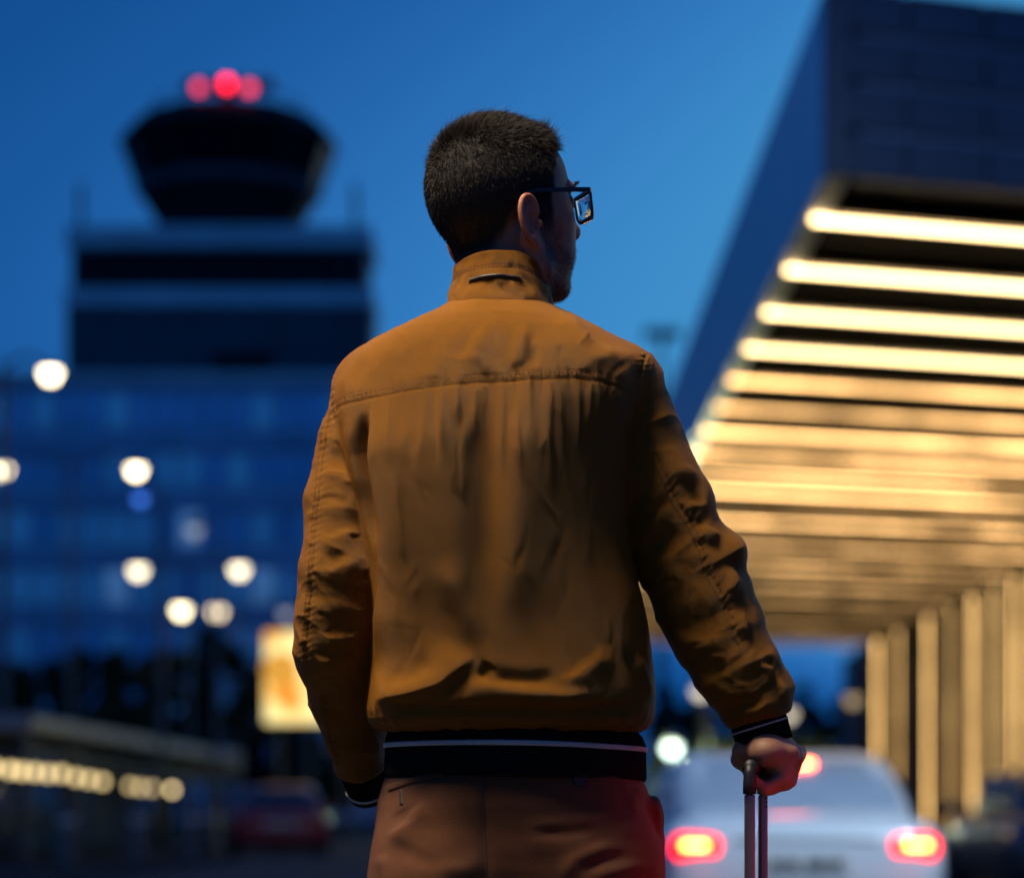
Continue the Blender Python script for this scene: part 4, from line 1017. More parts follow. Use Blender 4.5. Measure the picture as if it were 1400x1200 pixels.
LEFT = [([(438, 640), (462, 650), (490, 668)], 6, 9, 4.5), ([(436, 668), (458, 684), (482, 690)], 5, 8, -4.0), ([(445, 590), (455, 610), (466, 622)], 6, 6, 3.0),
    ([(430, 730), (452, 738), (480, 728), (500, 735)], 6, 10, 5.0), ([(430, 755), (455, 762), (490, 752)], 6, 8, -4.5), ([(428, 778), (455, 780), (495, 768)], 6, 9, 4.0),
    ([(424, 800), (440, 815), (470, 818)], 5, 7, -3.5), ([(424, 858), (450, 872), (480, 868), (515, 850)], 5, 14, 7.0), ([(424, 838), (455, 850), (495, 838)], 7, 9, -5.0),
    ([(425, 885), (450, 892), (480, 880)], 6, 8, -4.5), ([(424, 912), (440, 905), (465, 897), (500, 893)], 6, 10, 5.5), ([(416, 930), (440, 926), (470, 925)], 5, 7, -7.0),
    ([(455, 940), (450, 975), (455, 1015)], 8, 6, 3.5), ([(430, 950), (440, 960), (452, 965)], 5, 5, 2.5), ([(412, 870), (420, 880)], 5, 5, 2), ([(418, 700), (430, 705)], 5, 5, 2),
    ([(425, 640), (438, 625)], 6, 6, 2.5), ([(420, 745), (430, 735)], 6, 6, 2.2), ([(460, 960), (475, 1000)], 7, 7, -4)]
RIGHT = [([(885, 500), (905, 550), (912, 600)], 12, 14, 3.0), ([(864, 620), (885, 610), (900, 600)], 6, 9, 3.5), ([(866, 660), (890, 645), (905, 628)], 6, 8, -3.5), ([(868, 690), (892, 680), (915, 660)], 7, 10, 4.5),
    ([(925, 632), (945, 645), (962, 668)], 6, 9, 4.5), ([(920, 650), (942, 668), (960, 690)], 6, 7, -4.5), ([(930, 690), (950, 692), (972, 690)], 6, 10, 5.0), ([(935, 705), (955, 712), (976, 728)], 5, 6, -5.5),
    ([(880, 720), (905, 705), (925, 690)], 7, 10, 4.0), ([(875, 745), (905, 735), (930, 722)], 7, 8, -4.0), ([(957, 715), (972, 728), (990, 735)], 4, 8, 5.0), ([(930, 765), (960, 760), (1000, 762)], 8, 12, 3.0),
    ([(885, 775), (915, 765), (925, 790), (920, 820)], 8, 14, 6.0), ([(905, 800), (900, 830), (915, 850)], 8, 8, -4.0), ([(995, 770), (1005, 795), (1002, 815)], 6, 7, 4.5), ([(985, 790), (990, 815)], 5, 5, -4.0),
    ([(900, 858), (930, 872), (965, 880), (1000, 865)], 8, 14, 5.0), ([(925, 845), (960, 850), (995, 835)], 8, 9, -4.5), ([(1010, 830), (1018, 850), (1022, 875)], 5, 7, 4.0), ([(945, 905), (985, 915), (1025, 905)], 8, 10, -5.0),
    ([(1040, 905), (1052, 915), (1052, 930)], 4, 6, 5.5), ([(1045, 900), (1058, 908)], 4, 4, -5), ([(960, 935), (1000, 945), (1040, 930)], 7, 10, 4.0), ([(975, 958), (1010, 962), (1055, 940)], 6, 7, -4.5),
    ([(1000, 960), (1030, 972), (1068, 950)], 5, 8, 4.0), ([(1062, 925), (1072, 942), (1070, 960)], 5, 5, 4.5), ([(935, 740), (960, 742), (985, 748)], 5, 6, -4)]
def near_box(pts, m=130):
    q = np.array(pts); return (pxv > q[:, 0].min() - m) & (pxv < q[:, 0].max() + m) & (pyv > q[:, 1].min() - m) & (pyv < q[:, 1].max() + m)
for c in TORSO:
    mk = (part == 0) & near_box(c[0], 260); disp[mk] += crease(pxv[mk], pyv[mk], *c)
for lst, k in ((LEFT, 1), (RIGHT, 2)):
    for c in lst:
        mk = (part == k) & near_box(c[0]); disp[mk] += crease(pxv[mk], pyv[mk], c[0], c[1] * 1.0, c[2] * 1.35, c[3] * (.62 if k == 1 else .72) * (1 if c[3] > 0 else .5), False, .4)
# many small crisp creases: hanging ones on the back, slanting ones across the sleeves and the yoke
cr = random.Random(23)
def small(k, x, y, ang, ln, w, a):
    dx, dy = math.cos(ang) * ln / 2, math.sin(ang) * ln / 2; b = cr.uniform(-.18, .18) * ln
    pts = [(x - dx, y - dy), (x - dy / ln * b, y + dx / ln * b), (x + dx, y + dy)]
    mk = (part == k) & near_box(pts, 14); disp[mk] += crease(pxv[mk], pyv[mk], pts, w, w * cr.uniform(1, 2.2), a, False, .45)
for k in range(110): small(0, cr.uniform(520, 860), cr.uniform(540, 960), math.pi / 2 + cr.gauss(0, .35), cr.uniform(25, 110), cr.uniform(2.2, 4.5), cr.choice((1, -1)) * cr.uniform(.25, .75))
for k in range(40): small(0, cr.uniform(500, 860), cr.uniform(440, 515), math.pi / 2 + cr.gauss(.0, .6), cr.uniform(20, 60), cr.uniform(2.5, 5), cr.choice((1, -1)) * cr.uniform(.4, 1.1))
for tab, k, lean in ((LS, 1, .25), (RS, 2, -.30)):
    for j in range(110):
        t = cr.uniform(0, len(tab) - 2.2); i = int(t); f = t - i; a_, b_ = tab[i], tab[i + 1]; r_ = a_[2]
        small(k, a_[0] + (b_[0] - a_[0]) * f + cr.uniform(-.75, .75) * r_, a_[1] + (b_[1] - a_[1]) * f, lean + cr.gauss(0, .45), cr.uniform(14, 50), cr.uniform(2.2, 4.2), cr.choice((1, 1, -1)) * cr.uniform(.35, .95))
disp *= back * sst(1000, 985, pyv)
# fine random crumple, everywhere
def ridged(P): return (1 - np.abs(perlin(P))) ** 3
fr = jV * np.array((16, 16, 9)) ; wob = perlin(jV * 11) * .6
soft = perlin(jV * np.array((24, 24, 4)) + 5) * .0013 
skew = np.stack([jV[:, 0], jV[:, 1], jV[:, 2] + np.where(part == 2, -.5, .5) * jV[:, 0]], 1)
armw = ((1 - np.abs(perlin(skew * np.array((11, 11, 24)) + wob[:, None] * .8 + np.where(part == 2, 3.0, 9.0)[:, None]))) ** 3 - .3) * .0020 + perlin(jV * 30) * .0016
disp += np.where(part == 0, soft, armw)
disp += np.where((part == 0) & (pyv > 965), perlin(jV * np.array((75, 75, 14))) * .0022 * sst(960, 985, pyv), 0)     # gathers above the band
def seam(pts, lam, a, w, depth, sk, mask):
    sd_, t, s = poly_dist(pxv[mask], pyv[mask], pts); ph = s / lam * 2 * math.pi + 1.3 * np.sin(s / 23.0) + sk * sd_ / lam
    e = np.clip(np.minimum(t, 1 - t) / .03, 0, 1)
    disp[mask] += back[mask] * e * (a * np.sin(ph) * np.exp(-(sd_ / w) ** 2) - depth * np.exp(-(sd_ / 2.6) ** 2)) * .001
bk = jN[:, 1] < .5
seam(YOKE, 13, 0.30, 14, 1.1, .6, bk & (part == 0)); 
seam([(x, y - 9) for x, y in YOKE], 13, 0.2, 8, 0.6, .6, bk & (part == 0))
seam(ARM_L, 9, .5, 8, 1.4, 2, bk); seam(ARM_R, 8, .55, 9, 1.4, 2.5, bk)
seam(SEAM_L, 9.5, .48, 8, 1.2, 3.0, bk & (part == 1)); seam(SEAM_L2, 9, 1.3, 8, 1.5, 3.0, bk & (part == 1)); seam(SEAM_R, 10.5, .48, 8, 1.2, 3.0, bk & (part == 2))
jV2 = jV + jN * disp[:, None]
jacket = link('jacket', np_mesh('jacket', jV2, jQ), M_jacket, person)

def bvh_of(V, Q): return BVHTree.FromPolygons([tuple(v) for v in V], [tuple(q) for q in Q])
sel = (jN[jQ[:, 0], 1] < .5); jb = bvh_of(jV2, jQ[sel])
eye = Vector((0, 0, CAM_H))
def hit(bv, px, py):
    d = (at(px, py, 3.0) - eye).normalized(); r = bv.ray_cast(eye + d * 2.0, d, 3.0); return r[0], r[1]
def stitch_rows(bv, rows, step, ln, wd, name, mt, parent, lift=.0004):
    m = MB()
    for pts in rows:
        pts = np.array(pts, float); L = np.concatenate([[0], np.cumsum(np.linalg.norm(np.diff(pts, axis=0), axis=1))]); s = 2.0
        while s < L[-1] - 2:
            a, b = [np.array([np.interp(v, L, pts[:, 0]), np.interp(v, L, pts[:, 1])]) for v in (s, s + ln)]
            p, n = hit(bv, *a); q, n2 = hit(bv, *b); s += step * rng.uniform(.9, 1.1)
            if p is None or q is None or (q - p).length > .02: continue
            t = (q - p).normalized(); sdv = t.cross(n).normalized() * wd; up = n * .0007
            p = p + n * lift; q = q + n * lift
            m.add([p - sdv, p + sdv, q + sdv, q - sdv, (p + q) / 2 + up - sdv * .6, (p + q) / 2 + up + sdv * .6], [(0, 1, 5, 4), (4, 5, 2, 3), (1, 2, 5), (0, 4, 3)])
    o = m.build(name, mt, parent); o['kind'] = 'stuff'; return o
off = lambda pts, dx, dy: [(x + dx, y + dy) for x, y in pts]
stitch_rows(jb, [off(YOKE, 0, -1), off(YOKE, 0, -8), off(ARM_L, -2, 0), off(ARM_L, 4, 0), off(ARM_R, -3, -2), off(ARM_R, 4, 2), SEAM_L, off(SEAM_L, -6, 0), SEAM_L2, SEAM_R, off(SEAM_R, -7, 3)], 6.0, 4.2, .00042, 'stitching', M_thread, jacket)

# collar
def ring_pt(th, cx, cy, rx, ry, z): return np.array((cx + rx * math.sin(th), cy - ry * math.cos(th), z))      # th = 0 faces the camera
def collar():
    nth, nz_ = 220, 26; rs = []
    zb, ztb = CAM_H + (HY - 432) * S, CAM_H + (HY - 354) * S
    ths = np.linspace(-2.75, 2.75, nth)
    def surf(th, v, inner=0.0):
        ss_ = lambda a, b, x: (lambda t: t * t * (3 - 2 * t))(min(1, max(0, (x - a) / (b - a)))); drop = .020 * ss_(.25, 1.55, th) + .010 * ss_(.2, 1.6, -th) + .020 * max(0, abs(th) - 1.7)
        top = ztb - drop; bot = zb - .004 * abs(math.sin(th)); z = bot + (top - bot) * v
        cx = (680.5 - CX) * S + .002 * v + .002; cy = 3.005 + .012 * v
        rx = .0705 - .0125 * v ** .8; ry = .074 - .014 * v
        wv = .0020 * float(perlin(np.array([[th * 2.6 + 4, v * 3.2 + th * .9, 1.7]]))[0]) + .0009 * float(perlin(np.array([[th * 7 + 4, v * 6 + th * 2.0, 5.7]]))[0]) + .0003 * math.sin(th * 7 + v * 6 + 2.2 * math.sin(th * 3.1)) * math.sin(math.pi * min(1, v * 1.1)) + .0006 * math.sin(th * 17 - v * 9 + math.sin(th * 5)) * (.3 + .7 * v) + .0009 * math.sin(th * 5 + 14 * v + 1.0)
        seam_ = -.0013 * math.exp(-((v - .72) / .035) ** 2) - .0016 * math.exp(-((v - .10) / .03) ** 2)
        o = (wv + seam_ + .0035 * math.exp(-((v - .0) / .10) ** 2) * 0) * (0 if inner else 1) - inner
        return ring_pt(th, cx, cy, rx + o, ry + o, z)
    cols = []
    for th in ths:
        c = [surf(th, v) for v in np.linspace(0, 1, nz_)]
        t1 = surf(th, 1.0, .0015) + (0, 0, .0016); t2 = surf(th, 1.0, .0035)
        c += [t1, t2] + [surf(th, v, .004) for v in np.linspace(.97, 0, 8)]
        cols.append(c)
    m = MB(); m.rings(cols, closed=True, cap=True); o = m.build('collar', M_jacket, jacket, True)
    z = MB(); a = []
    for th in np.linspace(-.62, .40, 40):
        v = .52 + .015 * math.sin((th + .7) * 3); p = surf(th, v); a.append(p + (0, -.0012, 0))
    z.tube(a, [.0012] + [.0021] * 38 + [.0012], 8); z.build('collar_zip', M_black, o, True)
    for th in (-.63, .41):
        p = surf(th, .52); MB().box(p + (0, -.001, 0), (.003, .004, .005), bev=.001).build('zip_stop', M_thread, o)
    st = MB()
    for vv in (.70, .76, .12):
        for th in np.arange(-1.6, 1.6, .075):
            p, q = surf(th, vv), surf(th + .05, vv); n = np.array((math.sin(th), -math.cos(th), 0)) * .0006; u = np.array((0, 0, .0005))
            st.add([p + n - u, q + n - u, q + n + u, p + n + u], [(0, 1, 2, 3)])
    s_ = st.build('collar_stitching', M_thread, o); s_['kind'] = 'stuff'
collar()

# ribbed bands
def band(name, frames, mt, parent, ribs, depth, nseg=720, thick=0.0):
    """frames: list of (centre, ax, ay, rx, ry) rings; ribs run along the band's height"""
    rs = []
    for i, (c, ax, ay, rx, ry) in enumerate(frames):
        ring = []
        for k in range(nseg):
            th = 2 * math.pi * k / nseg; rb = depth * math.cos(ribs * th)
            ring.append(np.array(c) + np.array(ax) * ((rx + rb) * math.sin(th)) + np.array(ay) * (-(ry + rb) * math.cos(th)))
        rs.append(ring)
    return MB().rings(rs).build(name, mt, parent, True)
X3, Y3, Z3 = np.array((1., 0, 0)), np.array((0, 1., 0)), np.array((0, 0, 1.))
def hem_rows(ys, grow=0.0):
    out = []
    for py, hwp, hd in ys:
        out.append(((703.5 - CX, py), hwp * S + grow, hd + grow))
    return out
def hem_band():
    nseg = 900; rows = [(994, 168, .108), (1000, 174, .113), (1012, 177, .116), (1030, 177.5, .116), (1048, 178, .1165), (1058, 178, .116), (1062, 175, .113), (1056, 168, .106)]
    def pt(th, py, hwp, hd, grow, rib):
        x = math.sin(th); dz = 3.0 * x + 4.0 * x * x     # the hem dips to the right
        r = grow + (.0007 * math.cos(190 * th) if rib else 0) + .002 * math.sin(5 * th + 1) * (py > 1000) 
        Yp = 3.0 - (hd + r) * math.cos(th)
        return ((703.5 - CX) * S + (hwp * S + r) * x, Yp, CAM_H + (HY - py - dz) * S)
    o = MB().rings([[pt(2 * math.pi * k / nseg, *r_, 0, True) for k in range(nseg)] for r_ in rows]).build('hem_band', M_rib, jacket, True)
    rs = [[pt(2 * math.pi * k / 360, py, 177.6, .1162, g_, False) for k in range(360)] for py, g_ in ((1014.6, .0003), (1015.0, .0018), (1018.0, .0024), (1021.0, .0018), (1021.4, .0003))]
    MB().rings(rs, cap=False).build('hem_stripe', M_stripe, o, True)
hem_band()
def cuff(a, b, ra, rb, tilt, label=None, stripe=.42):
    a, b = np.array(a), np.array(b); d = b - a; L = np.linalg.norm(d); d /= L
    ax = np.cross(d, Y3); ax /= np.linalg.norm(ax); ay = np.cross(d, ax); ay = ay if ay[1] > 0 else -ay
    def pt(th, v, r, grow=0.0, rib=True):
        g_ = r + grow + (.0006 * math.cos(90 * th) if rib else 0); return a + d * (L * v) + ax * (g_ * math.sin(th)) - ay * (g_ * math.cos(th))
    vs_ = [(-.12, ra * .92), (0, ra * .98), (.2, ra), (.6, (ra + rb) / 2), (.92, rb), (1.0, rb * .98), (1.02, rb * .93), (.9, rb * .88)]
    o = MB().rings([[pt(2 * math.pi * k / 540, v, r) for k in range(540)] for v, r in vs_]).build('cuff', M_rib, jacket, True)
    rr = lambda v: np.interp(v, [q[0] for q in vs_[:6]], [q[1] for q in vs_[:6]])
    MB().rings([[pt(2 * math.pi * k / 160, v, rr(v), g_, False) for k in range(160)] for v, g_ in ((stripe - .035, .0002), (stripe - .03, .0013), (stripe, .0017), (stripe + .03, .0013), (stripe + .035, .0002))], cap=False).build('cuff_stripe', M_stripe, o, True)
cuff(P2(1036.5, 984, 3.0), P2(1047, 1018, 3.0), .0345, .0335, 0, stripe=.24)
cuff(P2(494, 1045, 3.125), P2(505, 1085, 3.16), .0290, .0265, 0, stripe=.80)

# ---- trousers
M_trouser = cloth('trouser_twill', (0.155, 0.052, 0.018), 0.8, 600, 0.8, sheen=0.05, spec=0.2, twill=True)
TR = np.array([(1036, 540, 868, .108), (1052, 532, 875, .111), (1062, 525, 880, .116), (1075, 519, 885, .121), (1100, 513, 892, .125), (1130, 512, 898, .124), (1160, 513, 900, .126), (1185, 516, 900, .126), (1230, 516, 900, .122)])
tzz = CAM_H + (HY - TR[:, 0]) * S
def hip_fn(P):
    py = HY - (P[:, 2] - CAM_H) / S; f = lambda c: np.interp(py, TR[:, 0], TR[:, c]); l_, r_, hd = f(1), f(2), f(3)
    hw = (r_ - l_) / 2 * S; cx = ((l_ + r_) / 2 - CX) * S; e = np.interp(py, [1050, 1075, 1140], [2.0, 2.15, 2.6])
    q = (np.abs((P[:, 0] - cx) / hw) ** e + np.abs((P[:, 1] - 3.005) / hd) ** e) ** (1 / e)
    return np.maximum((q - 1) * np.minimum(hw, hd), np.maximum(P[:, 2] - tzz[0], tzz[-1] - P[:, 2]))
tr = [Fn(hip_fn, (-.22, 2.82, .86), (.24, 3.2, 1.12))]
for s, x in ((-1, -.0855), (1, .0945)):
    tr.append(Ell((x * .95, 2.965, .925), (.082, .095, .095), None, .035))
    chain(tr, [((x, 3.0, .93), .084), ((x * 1.02, 3.0, .75), .080), ((x * 1.05, 2.99, .52), .068), ((x * 1.06, 3.0, .30), .062), ((x * 1.06, 3.005, .20), .064)], .02)
    tr.append(Cone((x * 1.06, 3.02, .14), (x * 1.06, 3.02, .13), .03, .03, .01, -1))
tr.append(Ell(P2(896, 1125, 3.02), (.010, .040, .034), None, .014))       # gaping right pocket
tV, tQ = sdf_mesh(tr, 0.0026, slack=2.0); tV = np_smooth(tV, tQ, 2, .5); tN = np_normals(tV, tQ)
tpx = CX + tV[:, 0] / tV[:, 1] * FPX; tpy = HY - (tV[:, 2] - CAM_H) / tV[:, 1] * FPX; tb = sst(.4, -.1, tN[:, 1])
td = np.zeros(len(tV))
for c in [([(660, 1040), (662, 1110), (664, 1160), (668, 1240), (670, 1400)], 5, 5, -2.6, False, .0), ([(660, 1040), (662, 1110), (664, 1160), (668, 1240)], 26, 26, -4.0, False, .2),
          ([(522, 1150), (545, 1140), (560, 1122), (590, 1095)], 6, 12, 6.0, False, .3), ([(524, 1164), (550, 1162), (575, 1174), (605, 1190)], 11, 11, -4.0, False, .4), ([(520, 1165), (530, 1185), (536, 1215)], 6, 8, 5.0, False, .3),
          ([(590, 1190), (640, 1185), (660, 1160)], 9, 12, 3.0, False, .3), ([(545, 1105), (560, 1130)], 10, 10, -3, False, .3),
          ([(700, 1135), (750, 1125), (810, 1118), (860, 1100)], 8, 14, 4.5, False, .3), ([(705, 1152), (760, 1150), (820, 1145)], 8, 14, 4.0, False, .3), ([(720, 1140), (780, 1138), (830, 1128)], 6, 7, -3.5, False, .3),
          ([(760, 1205), (785, 1175), (820, 1160), (850, 1150)], 7, 10, 5.0, False, .3), ([(800, 1200), (840, 1190), (885, 1180)], 7, 9, 4.5, False, .3), ([(790, 1190), (830, 1172), (870, 1165)], 6, 7, -3.5, False, .3),
          ([(858, 1110), (866, 1090), (880, 1075)], 5, 9, 5.0, False, .3), ([(855, 1150), (862, 1120), (875, 1100)], 6, 8, 4.0, False, .3), ([(856, 1066), (857, 1095)], 5, 5, 2.5, False, .3),
          ([(886, 1078), (890, 1100), (903, 1130), (902, 1150)], 4, 5, -7.0, False, .2), ([(895, 1150), (890, 1200)], 6, 6, 3.5, False, .3),
          ([(690, 1060), (720, 1075)], 10, 10, 1.6, False, .4), ([(604, 1060), (608, 1130)], 5, 20, 1.4, False, .3)]:
    td += crease(tpx, tpy, c[0], c[1] * 1.3, c[2] * 1.3, c[3] * .85, c[4], c[5]) * tb
td += perlin(tV * np.array((14, 14, 10))) * .0035 + (ridged(tV * np.array((11, 11, 17)) + 3) - .4) * .0035 * sst(1.0, .85, tV[:, 2])
td *= sst(1052, 1072, tpy)
tV2 = tV + tN * td[:, None]
trousers = link('trousers', np_mesh('trousers', tV2, tQ), M_trouser, person)
M_tthread = mat('trouser_thread', (0.03, 0.012, 0.007), 0.7, var=0.2, scale=200)
tbv = bvh_of(tV2, tQ[(tN[tQ[:, 0], 1] < .6) & (tV2[tQ[:, 0], 2] > .8)])
def ribbon(bv, pts, wpx, lift, name, mt, parent, n=40, hgt=.0012):
    pts = np.array(pts, float); L = np.concatenate([[0], np.cumsum(np.linalg.norm(np.diff(pts, axis=0), axis=1))]); rs = []
    for s in np.linspace(0, L[-1], n):
        c = np.array([np.interp(s, L, pts[:, 0]), np.interp(s, L, pts[:, 1])]); e = np.array([np.interp(min(L[-1], s + 2), L, pts[:, 0]), np.interp(min(L[-1], s + 2), L, pts[:, 1])]) - np.array([np.interp(max(0, s - 2), L, pts[:, 0]), np.interp(max(0, s - 2), L, pts[:, 1])])
        e /= np.linalg.norm(e); nn = np.array((-e[1], e[0])); ring = []; okk = True
        for o, up in ((-1, -.001), (-1, .6), (-.8, 1), (.8, 1), (1, .6), (1, -.001)):
            p, n2 = hit(bv, *(c + nn * o * wpx / 2))
            if p is None: okk = False; break
            ring.append(p + n2 * (lift + hgt * up))
        if okk: rs.append(ring)
    if len(rs) > 2: return MB().rings(rs).build(name, mt, parent, True)
pw = ribbon(tbv, [(531, 1077), (560, 1067), (600, 1058), (603, 1055)], 9, .0, 'pocket_welt', M_trouser, trousers, 40, .0022)
stitch_rows(tbv, [[(529, 1083), (560, 1073), (602, 1063)], [(531, 1071), (560, 1061), (596, 1052)]], 4.5, 3.4, .0004, 'pocket_stitching', M_tthread, trousers)
ribbon(tbv, [(548, 1080), (549, 1100)], 4, 0, 'buttonhole', M_tthread, trousers, 8, .0010)
ribbon(tbv, [(662, 1058), (662, 1110), (664.5, 1160), (668, 1230)], 2.4, -.0004, 'centre_seam', M_tthread, trousers, 60, .0006)
ribbon(tbv, [(712, 1056), (750, 1055), (800, 1057), (845, 1063)], 3.5, 0, 'pocket_edge', M_trouser, trousers, 30, .0012)
bp_, bn_ = hit(tbv, 793, 1067)
def button():
    z = bn_.normalized(); x = z.orthogonal().normalized(); y = z.cross(x); M_btn = mat('button_brown', (.05, .022, .015), .7, var=.2, scale=300)
    def ring(r, h, n=24): return [bp_ + x * (r * math.cos(2 * math.pi * k / n)) + y * (r * math.sin(2 * math.pi * k / n)) + z * h for k in range(n)]
    b = MB().rings([ring(.0085, 0), ring(.0088, .0015), ring(.0080, .0026), ring(.0064, .0022), ring(.0055, .0015)]).build('button', M_btn, trousers, True)
    for a in range(4):
        c = bp_ + x * (.0021 * math.cos(a * math.pi / 2 + .785)) + y * (.0021 * math.sin(a * math.pi / 2 + .785)) + z * .0016
        MB().rings([[c + x * (.0007 * math.cos(k * .785)) + y * (.0007 * math.sin(k * .785)) + z * h for k in range(8)] for h in (0, .0002)]).build('button_eye', M_black, b)
if bp_ is not None: button()
# shoes
M_leather = mat('shoe_leather', (.03, .018, .012), .4, var=.2, scale=30)
for s, x in ((-1, -.0906), (1, .1002)):
    sp = [Ell((x * 1.05, 3.06, .165), (.046, .085, .040), None, .02), Ell((x * 1.12, 3.18, .155), (.048, .090, .030), None, .03), Cone((x * 1.06, 3.01, .19), (x * 1.06, 3.0, .24), .045, .043, .02), Fn(lambda P: P[:, 2] - .135, (-.3, 2.9, 0.0), (.3, 3.4, .2), .004, -1)]
    a, b = sdf_mesh(sp, .005); sh_ = link('shoe', np_mesh('shoe', a, b), M_leather, person)
    rs = [[(x * 1.08 + (.045 + .004 * math.sin(t)) * math.cos(t), 3.11 + .155 * math.sin(t), z) for t in np.linspace(0, 2 * math.pi, 32, endpoint=False)] for z in (MAN_Z + .001, MAN_Z + .014)]
    MB().rings(rs).build('sole', M_black, sh_)

# ---- glasses
M_frame = mat('spectacle_frame', (.008, .008, .009), .3, var=.1, scale=80)
gf = [None]
def hv(x, y, z): return Vector(H(x, y, z))
def glasses():
    g0 = MB(); zt_, zb_ = .1265, .0905
    def outline(s, ins=0.0):
        x0, x1 = .010 + ins, .0685 - ins; z0, z1 = zb_ + ins, zt_ - ins; pts = []
        cor = [(x1, z1, .003, 0), (x0, z1, .005, 1), (x0 + .001, z0, .012, 2), (x1 - .001, z0, .013, 3)]
        for cx, cz, r, qd in cor:
            r = max(.001, r - ins * .6); ox = cx - r if qd in (0, 3) else cx + r; oz = cz - r if qd in (0, 1) else cz + r
            for k in range(6):
                a = (qd * 90 + k * 18) * math.pi / 180; pts.append((ox + r * math.cos(a), oz + r * math.sin(a)))
        return [(s * x, .1145 - .004 - 5.2 * max(0, x - .010) ** 2 * 1.0, z) for x, z in pts]
    m = MB()
    for s in (1, -1):
        o_, i_ = outline(s), outline(s, .0033); n = len(o_)
        fr = [hv(x, y + .0018, z) for x, y, z in o_]; bk_ = [hv(x, y - .0018, z) for x, y, z in o_]; fi = [hv(x, y + .0018, z) for x, y, z in i_]; bi = [hv(x, y - .0018, z) for x, y, z in i_]
        o0 = len(m.v); m.v += [tuple(p) for p in fr + fi + bi + bk_]
        for k in range(n):
            j = (k + 1) % n
            for a, b in ((0, 1), (1, 2), (2, 3), (3, 0)): m.f.append((o0 + a * n + k, o0 + a * n + j, o0 + b * n + j, o0 + b * n + k))
    m.tube([hv(-.012, .1125, .116), hv(0, .1165, .1185), hv(.012, .1125, .116)], .0022, 8)
    gl_ = m.build('glasses', M_frame, person)
    for s in (1, -1):
        y1 = .1105 - 5.2 * (.0585) ** 2
        pts_ = [(.0680, y1 + .001, .1235, .0027, .0020), (.0735, y1 - .005, .1235, .0029, .0018), (.0768, y1 - .03, .1232, .0027, .0015), (.0772, .004, .1222, .0023, .0015), (.0755, -.010, .1190, .0022, .0015), (.0735, -.022, .108, .0018, .0014), (.0715, -.028, .094, .0014, .0012)]
        MB().rings([[hv(s * (x + a_ * t_), y, z + b_ * h_) for a_, b_ in ((-1, -1), (1, -1), (1, 1), (-1, 1))] for x, y, z, h_, t_ in pts_]).build('temple_arm', M_frame, gl_)
        i_ = outline(s, .0026); c = (s * .039, .1145 - .0065, .1085)
        def cup(p, t): return hv(p[0], p[1], p[2])
        ring = lambda f, dy: [hv(c[0] + (x - c[0]) * f, (y * f + (.1105 - 5.2 * (.029) ** 2 + .0004) * (1 - f)) + dy(f), c[2] + (z - c[2]) * f) for x, y, z in i_]
        m = MB(); fs = (1, .75, .5, .25, .02)
        m.rings([ring(f, lambda q: .0006 + .0006 * (1 - q * q)) for f in reversed(fs)] + [ring(f, lambda q: -.0012 + .0022 * (1 - q * q) * .9) for f in fs])
        m.build('lens', glass('lens_glass', (1, 1, 1), 0.0, 1.5), gl_, True)
glasses()

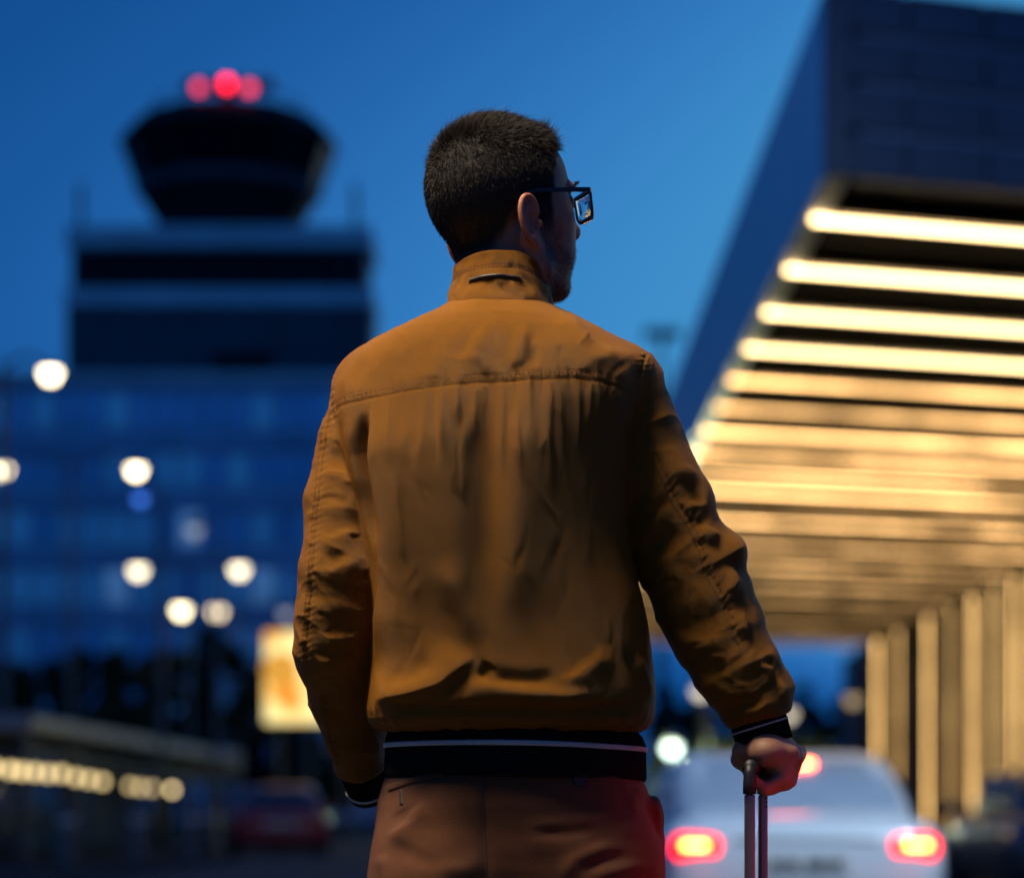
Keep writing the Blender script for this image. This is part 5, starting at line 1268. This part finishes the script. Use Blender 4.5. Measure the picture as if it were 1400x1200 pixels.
# ------------------------------------------------------------------ suitcase beside him
def suitcase():
    zc = MAN_Z
    cxs, cys = (GA[0] + GB[0]) / 2, 3.0
    ang = math.atan2(GB[1] - GA[1], GB[0] - GA[0])                     # long side runs along the grip
    t = thing('suitcase', 'suitcase pulled by the man, its two-tube handle held in his right hand', 'suitcase', (cxs, cys, zc))
    M_shell = mat('suitcase_shell', (.02, .022, .026), .45, var=.1, scale=10); M_tube = mat('handle_aluminium', (.33, .30, .28), .35, metal=.85, var=.06, scale=40, stretch=(1, 1, .1))
    fwd = Vector((math.cos(ang), math.sin(ang), 0)); sd_ = Vector((-fwd.y, fwd.x, 0)); c = Vector((cxs, cys, zc)) - sd_ * .10
    MB().box((c.x, c.y, zc + .36), (.42, .25, .62), ang, bev=.05).build('shell', M_shell, t)
    for k in range(5): MB().box((c.x - sd_.x * .126, c.y - sd_.y * .126, zc + .36), (.02, .01, .54), ang).v
    for k in range(-2, 3):
        for s in (-1, 1):
            q = c + fwd * (k * .075) + sd_ * (s * .1265); MB().box((q.x, q.y, zc + .36), (.022, .008, .52), ang, bev=.003).build('shell_rib', M_shell, t)
    for a in (-1, 1):
        for b in (-1, 1):
            q = c + fwd * (a * .17) + sd_ * (b * .09); w = MB(); w.lathe((0, 0, 0), [(.008, -.012), (.025, -.012), (.025, .012), (.008, .012)], 18); w.v = [(q.x + z, q.y + x, zc + .026 + y) for x, y, z in w.v]
            w.build('wheel', M_rubber, t, True)
    hd = bpy.data.objects.new('handle', None); COL.objects.link(hd); hd.parent = t; hd.matrix_parent_inverse = world_mat(t).inverted(); hd.location = (cxs, cys, zc)
    zt_ = CAM_H + (HY - 1084) * S
    for k, (g_, w) in enumerate(((GA, .0118), (GB, .0108))):
        q = Vector(g_); tb_ = MB().box((q.x, q.y, (zc + .60 + zt_) / 2), (w, .018, zt_ - zc - .60), 0.0, bev=.003).build('tube', M_tube, hd)
        if k == 1:
            for j in (0, 1, 2): MB().box((q.x + .0035, q.y - .0092, CAM_H + (HY - 1090 - j * 6) * S), (.0018, .0012, .003)).build('release_slot', M_black, tb_)
        MB().rings([[(q.x + a * w * .56 * e, q.y + b * .0105 * e, z) for a, b in ((-1, -1), (0, -1.1), (1, -1), (1.1, 0), (1, 1), (0, 1.1), (-1, 1), (-1.1, 0))] for z, e in ((zt_ - .001, 1.08), (zt_ + .012, 1.06), (zt_ + .024, .95), (Vector(g_).z + .004, .7))]).build('grip_end', M_black, hd, True)
    MB().tube([Vector(GA), Vector(GA) * .7 + Vector(GB) * .3 + Vector((0, 0, .003)), Vector(GA) * .3 + Vector(GB) * .7 + Vector((0, 0, .003)), Vector(GB)], [.0095, .0105, .0105, .0095], 14).build('grip_bar', M_black, hd, True)
suitcase()
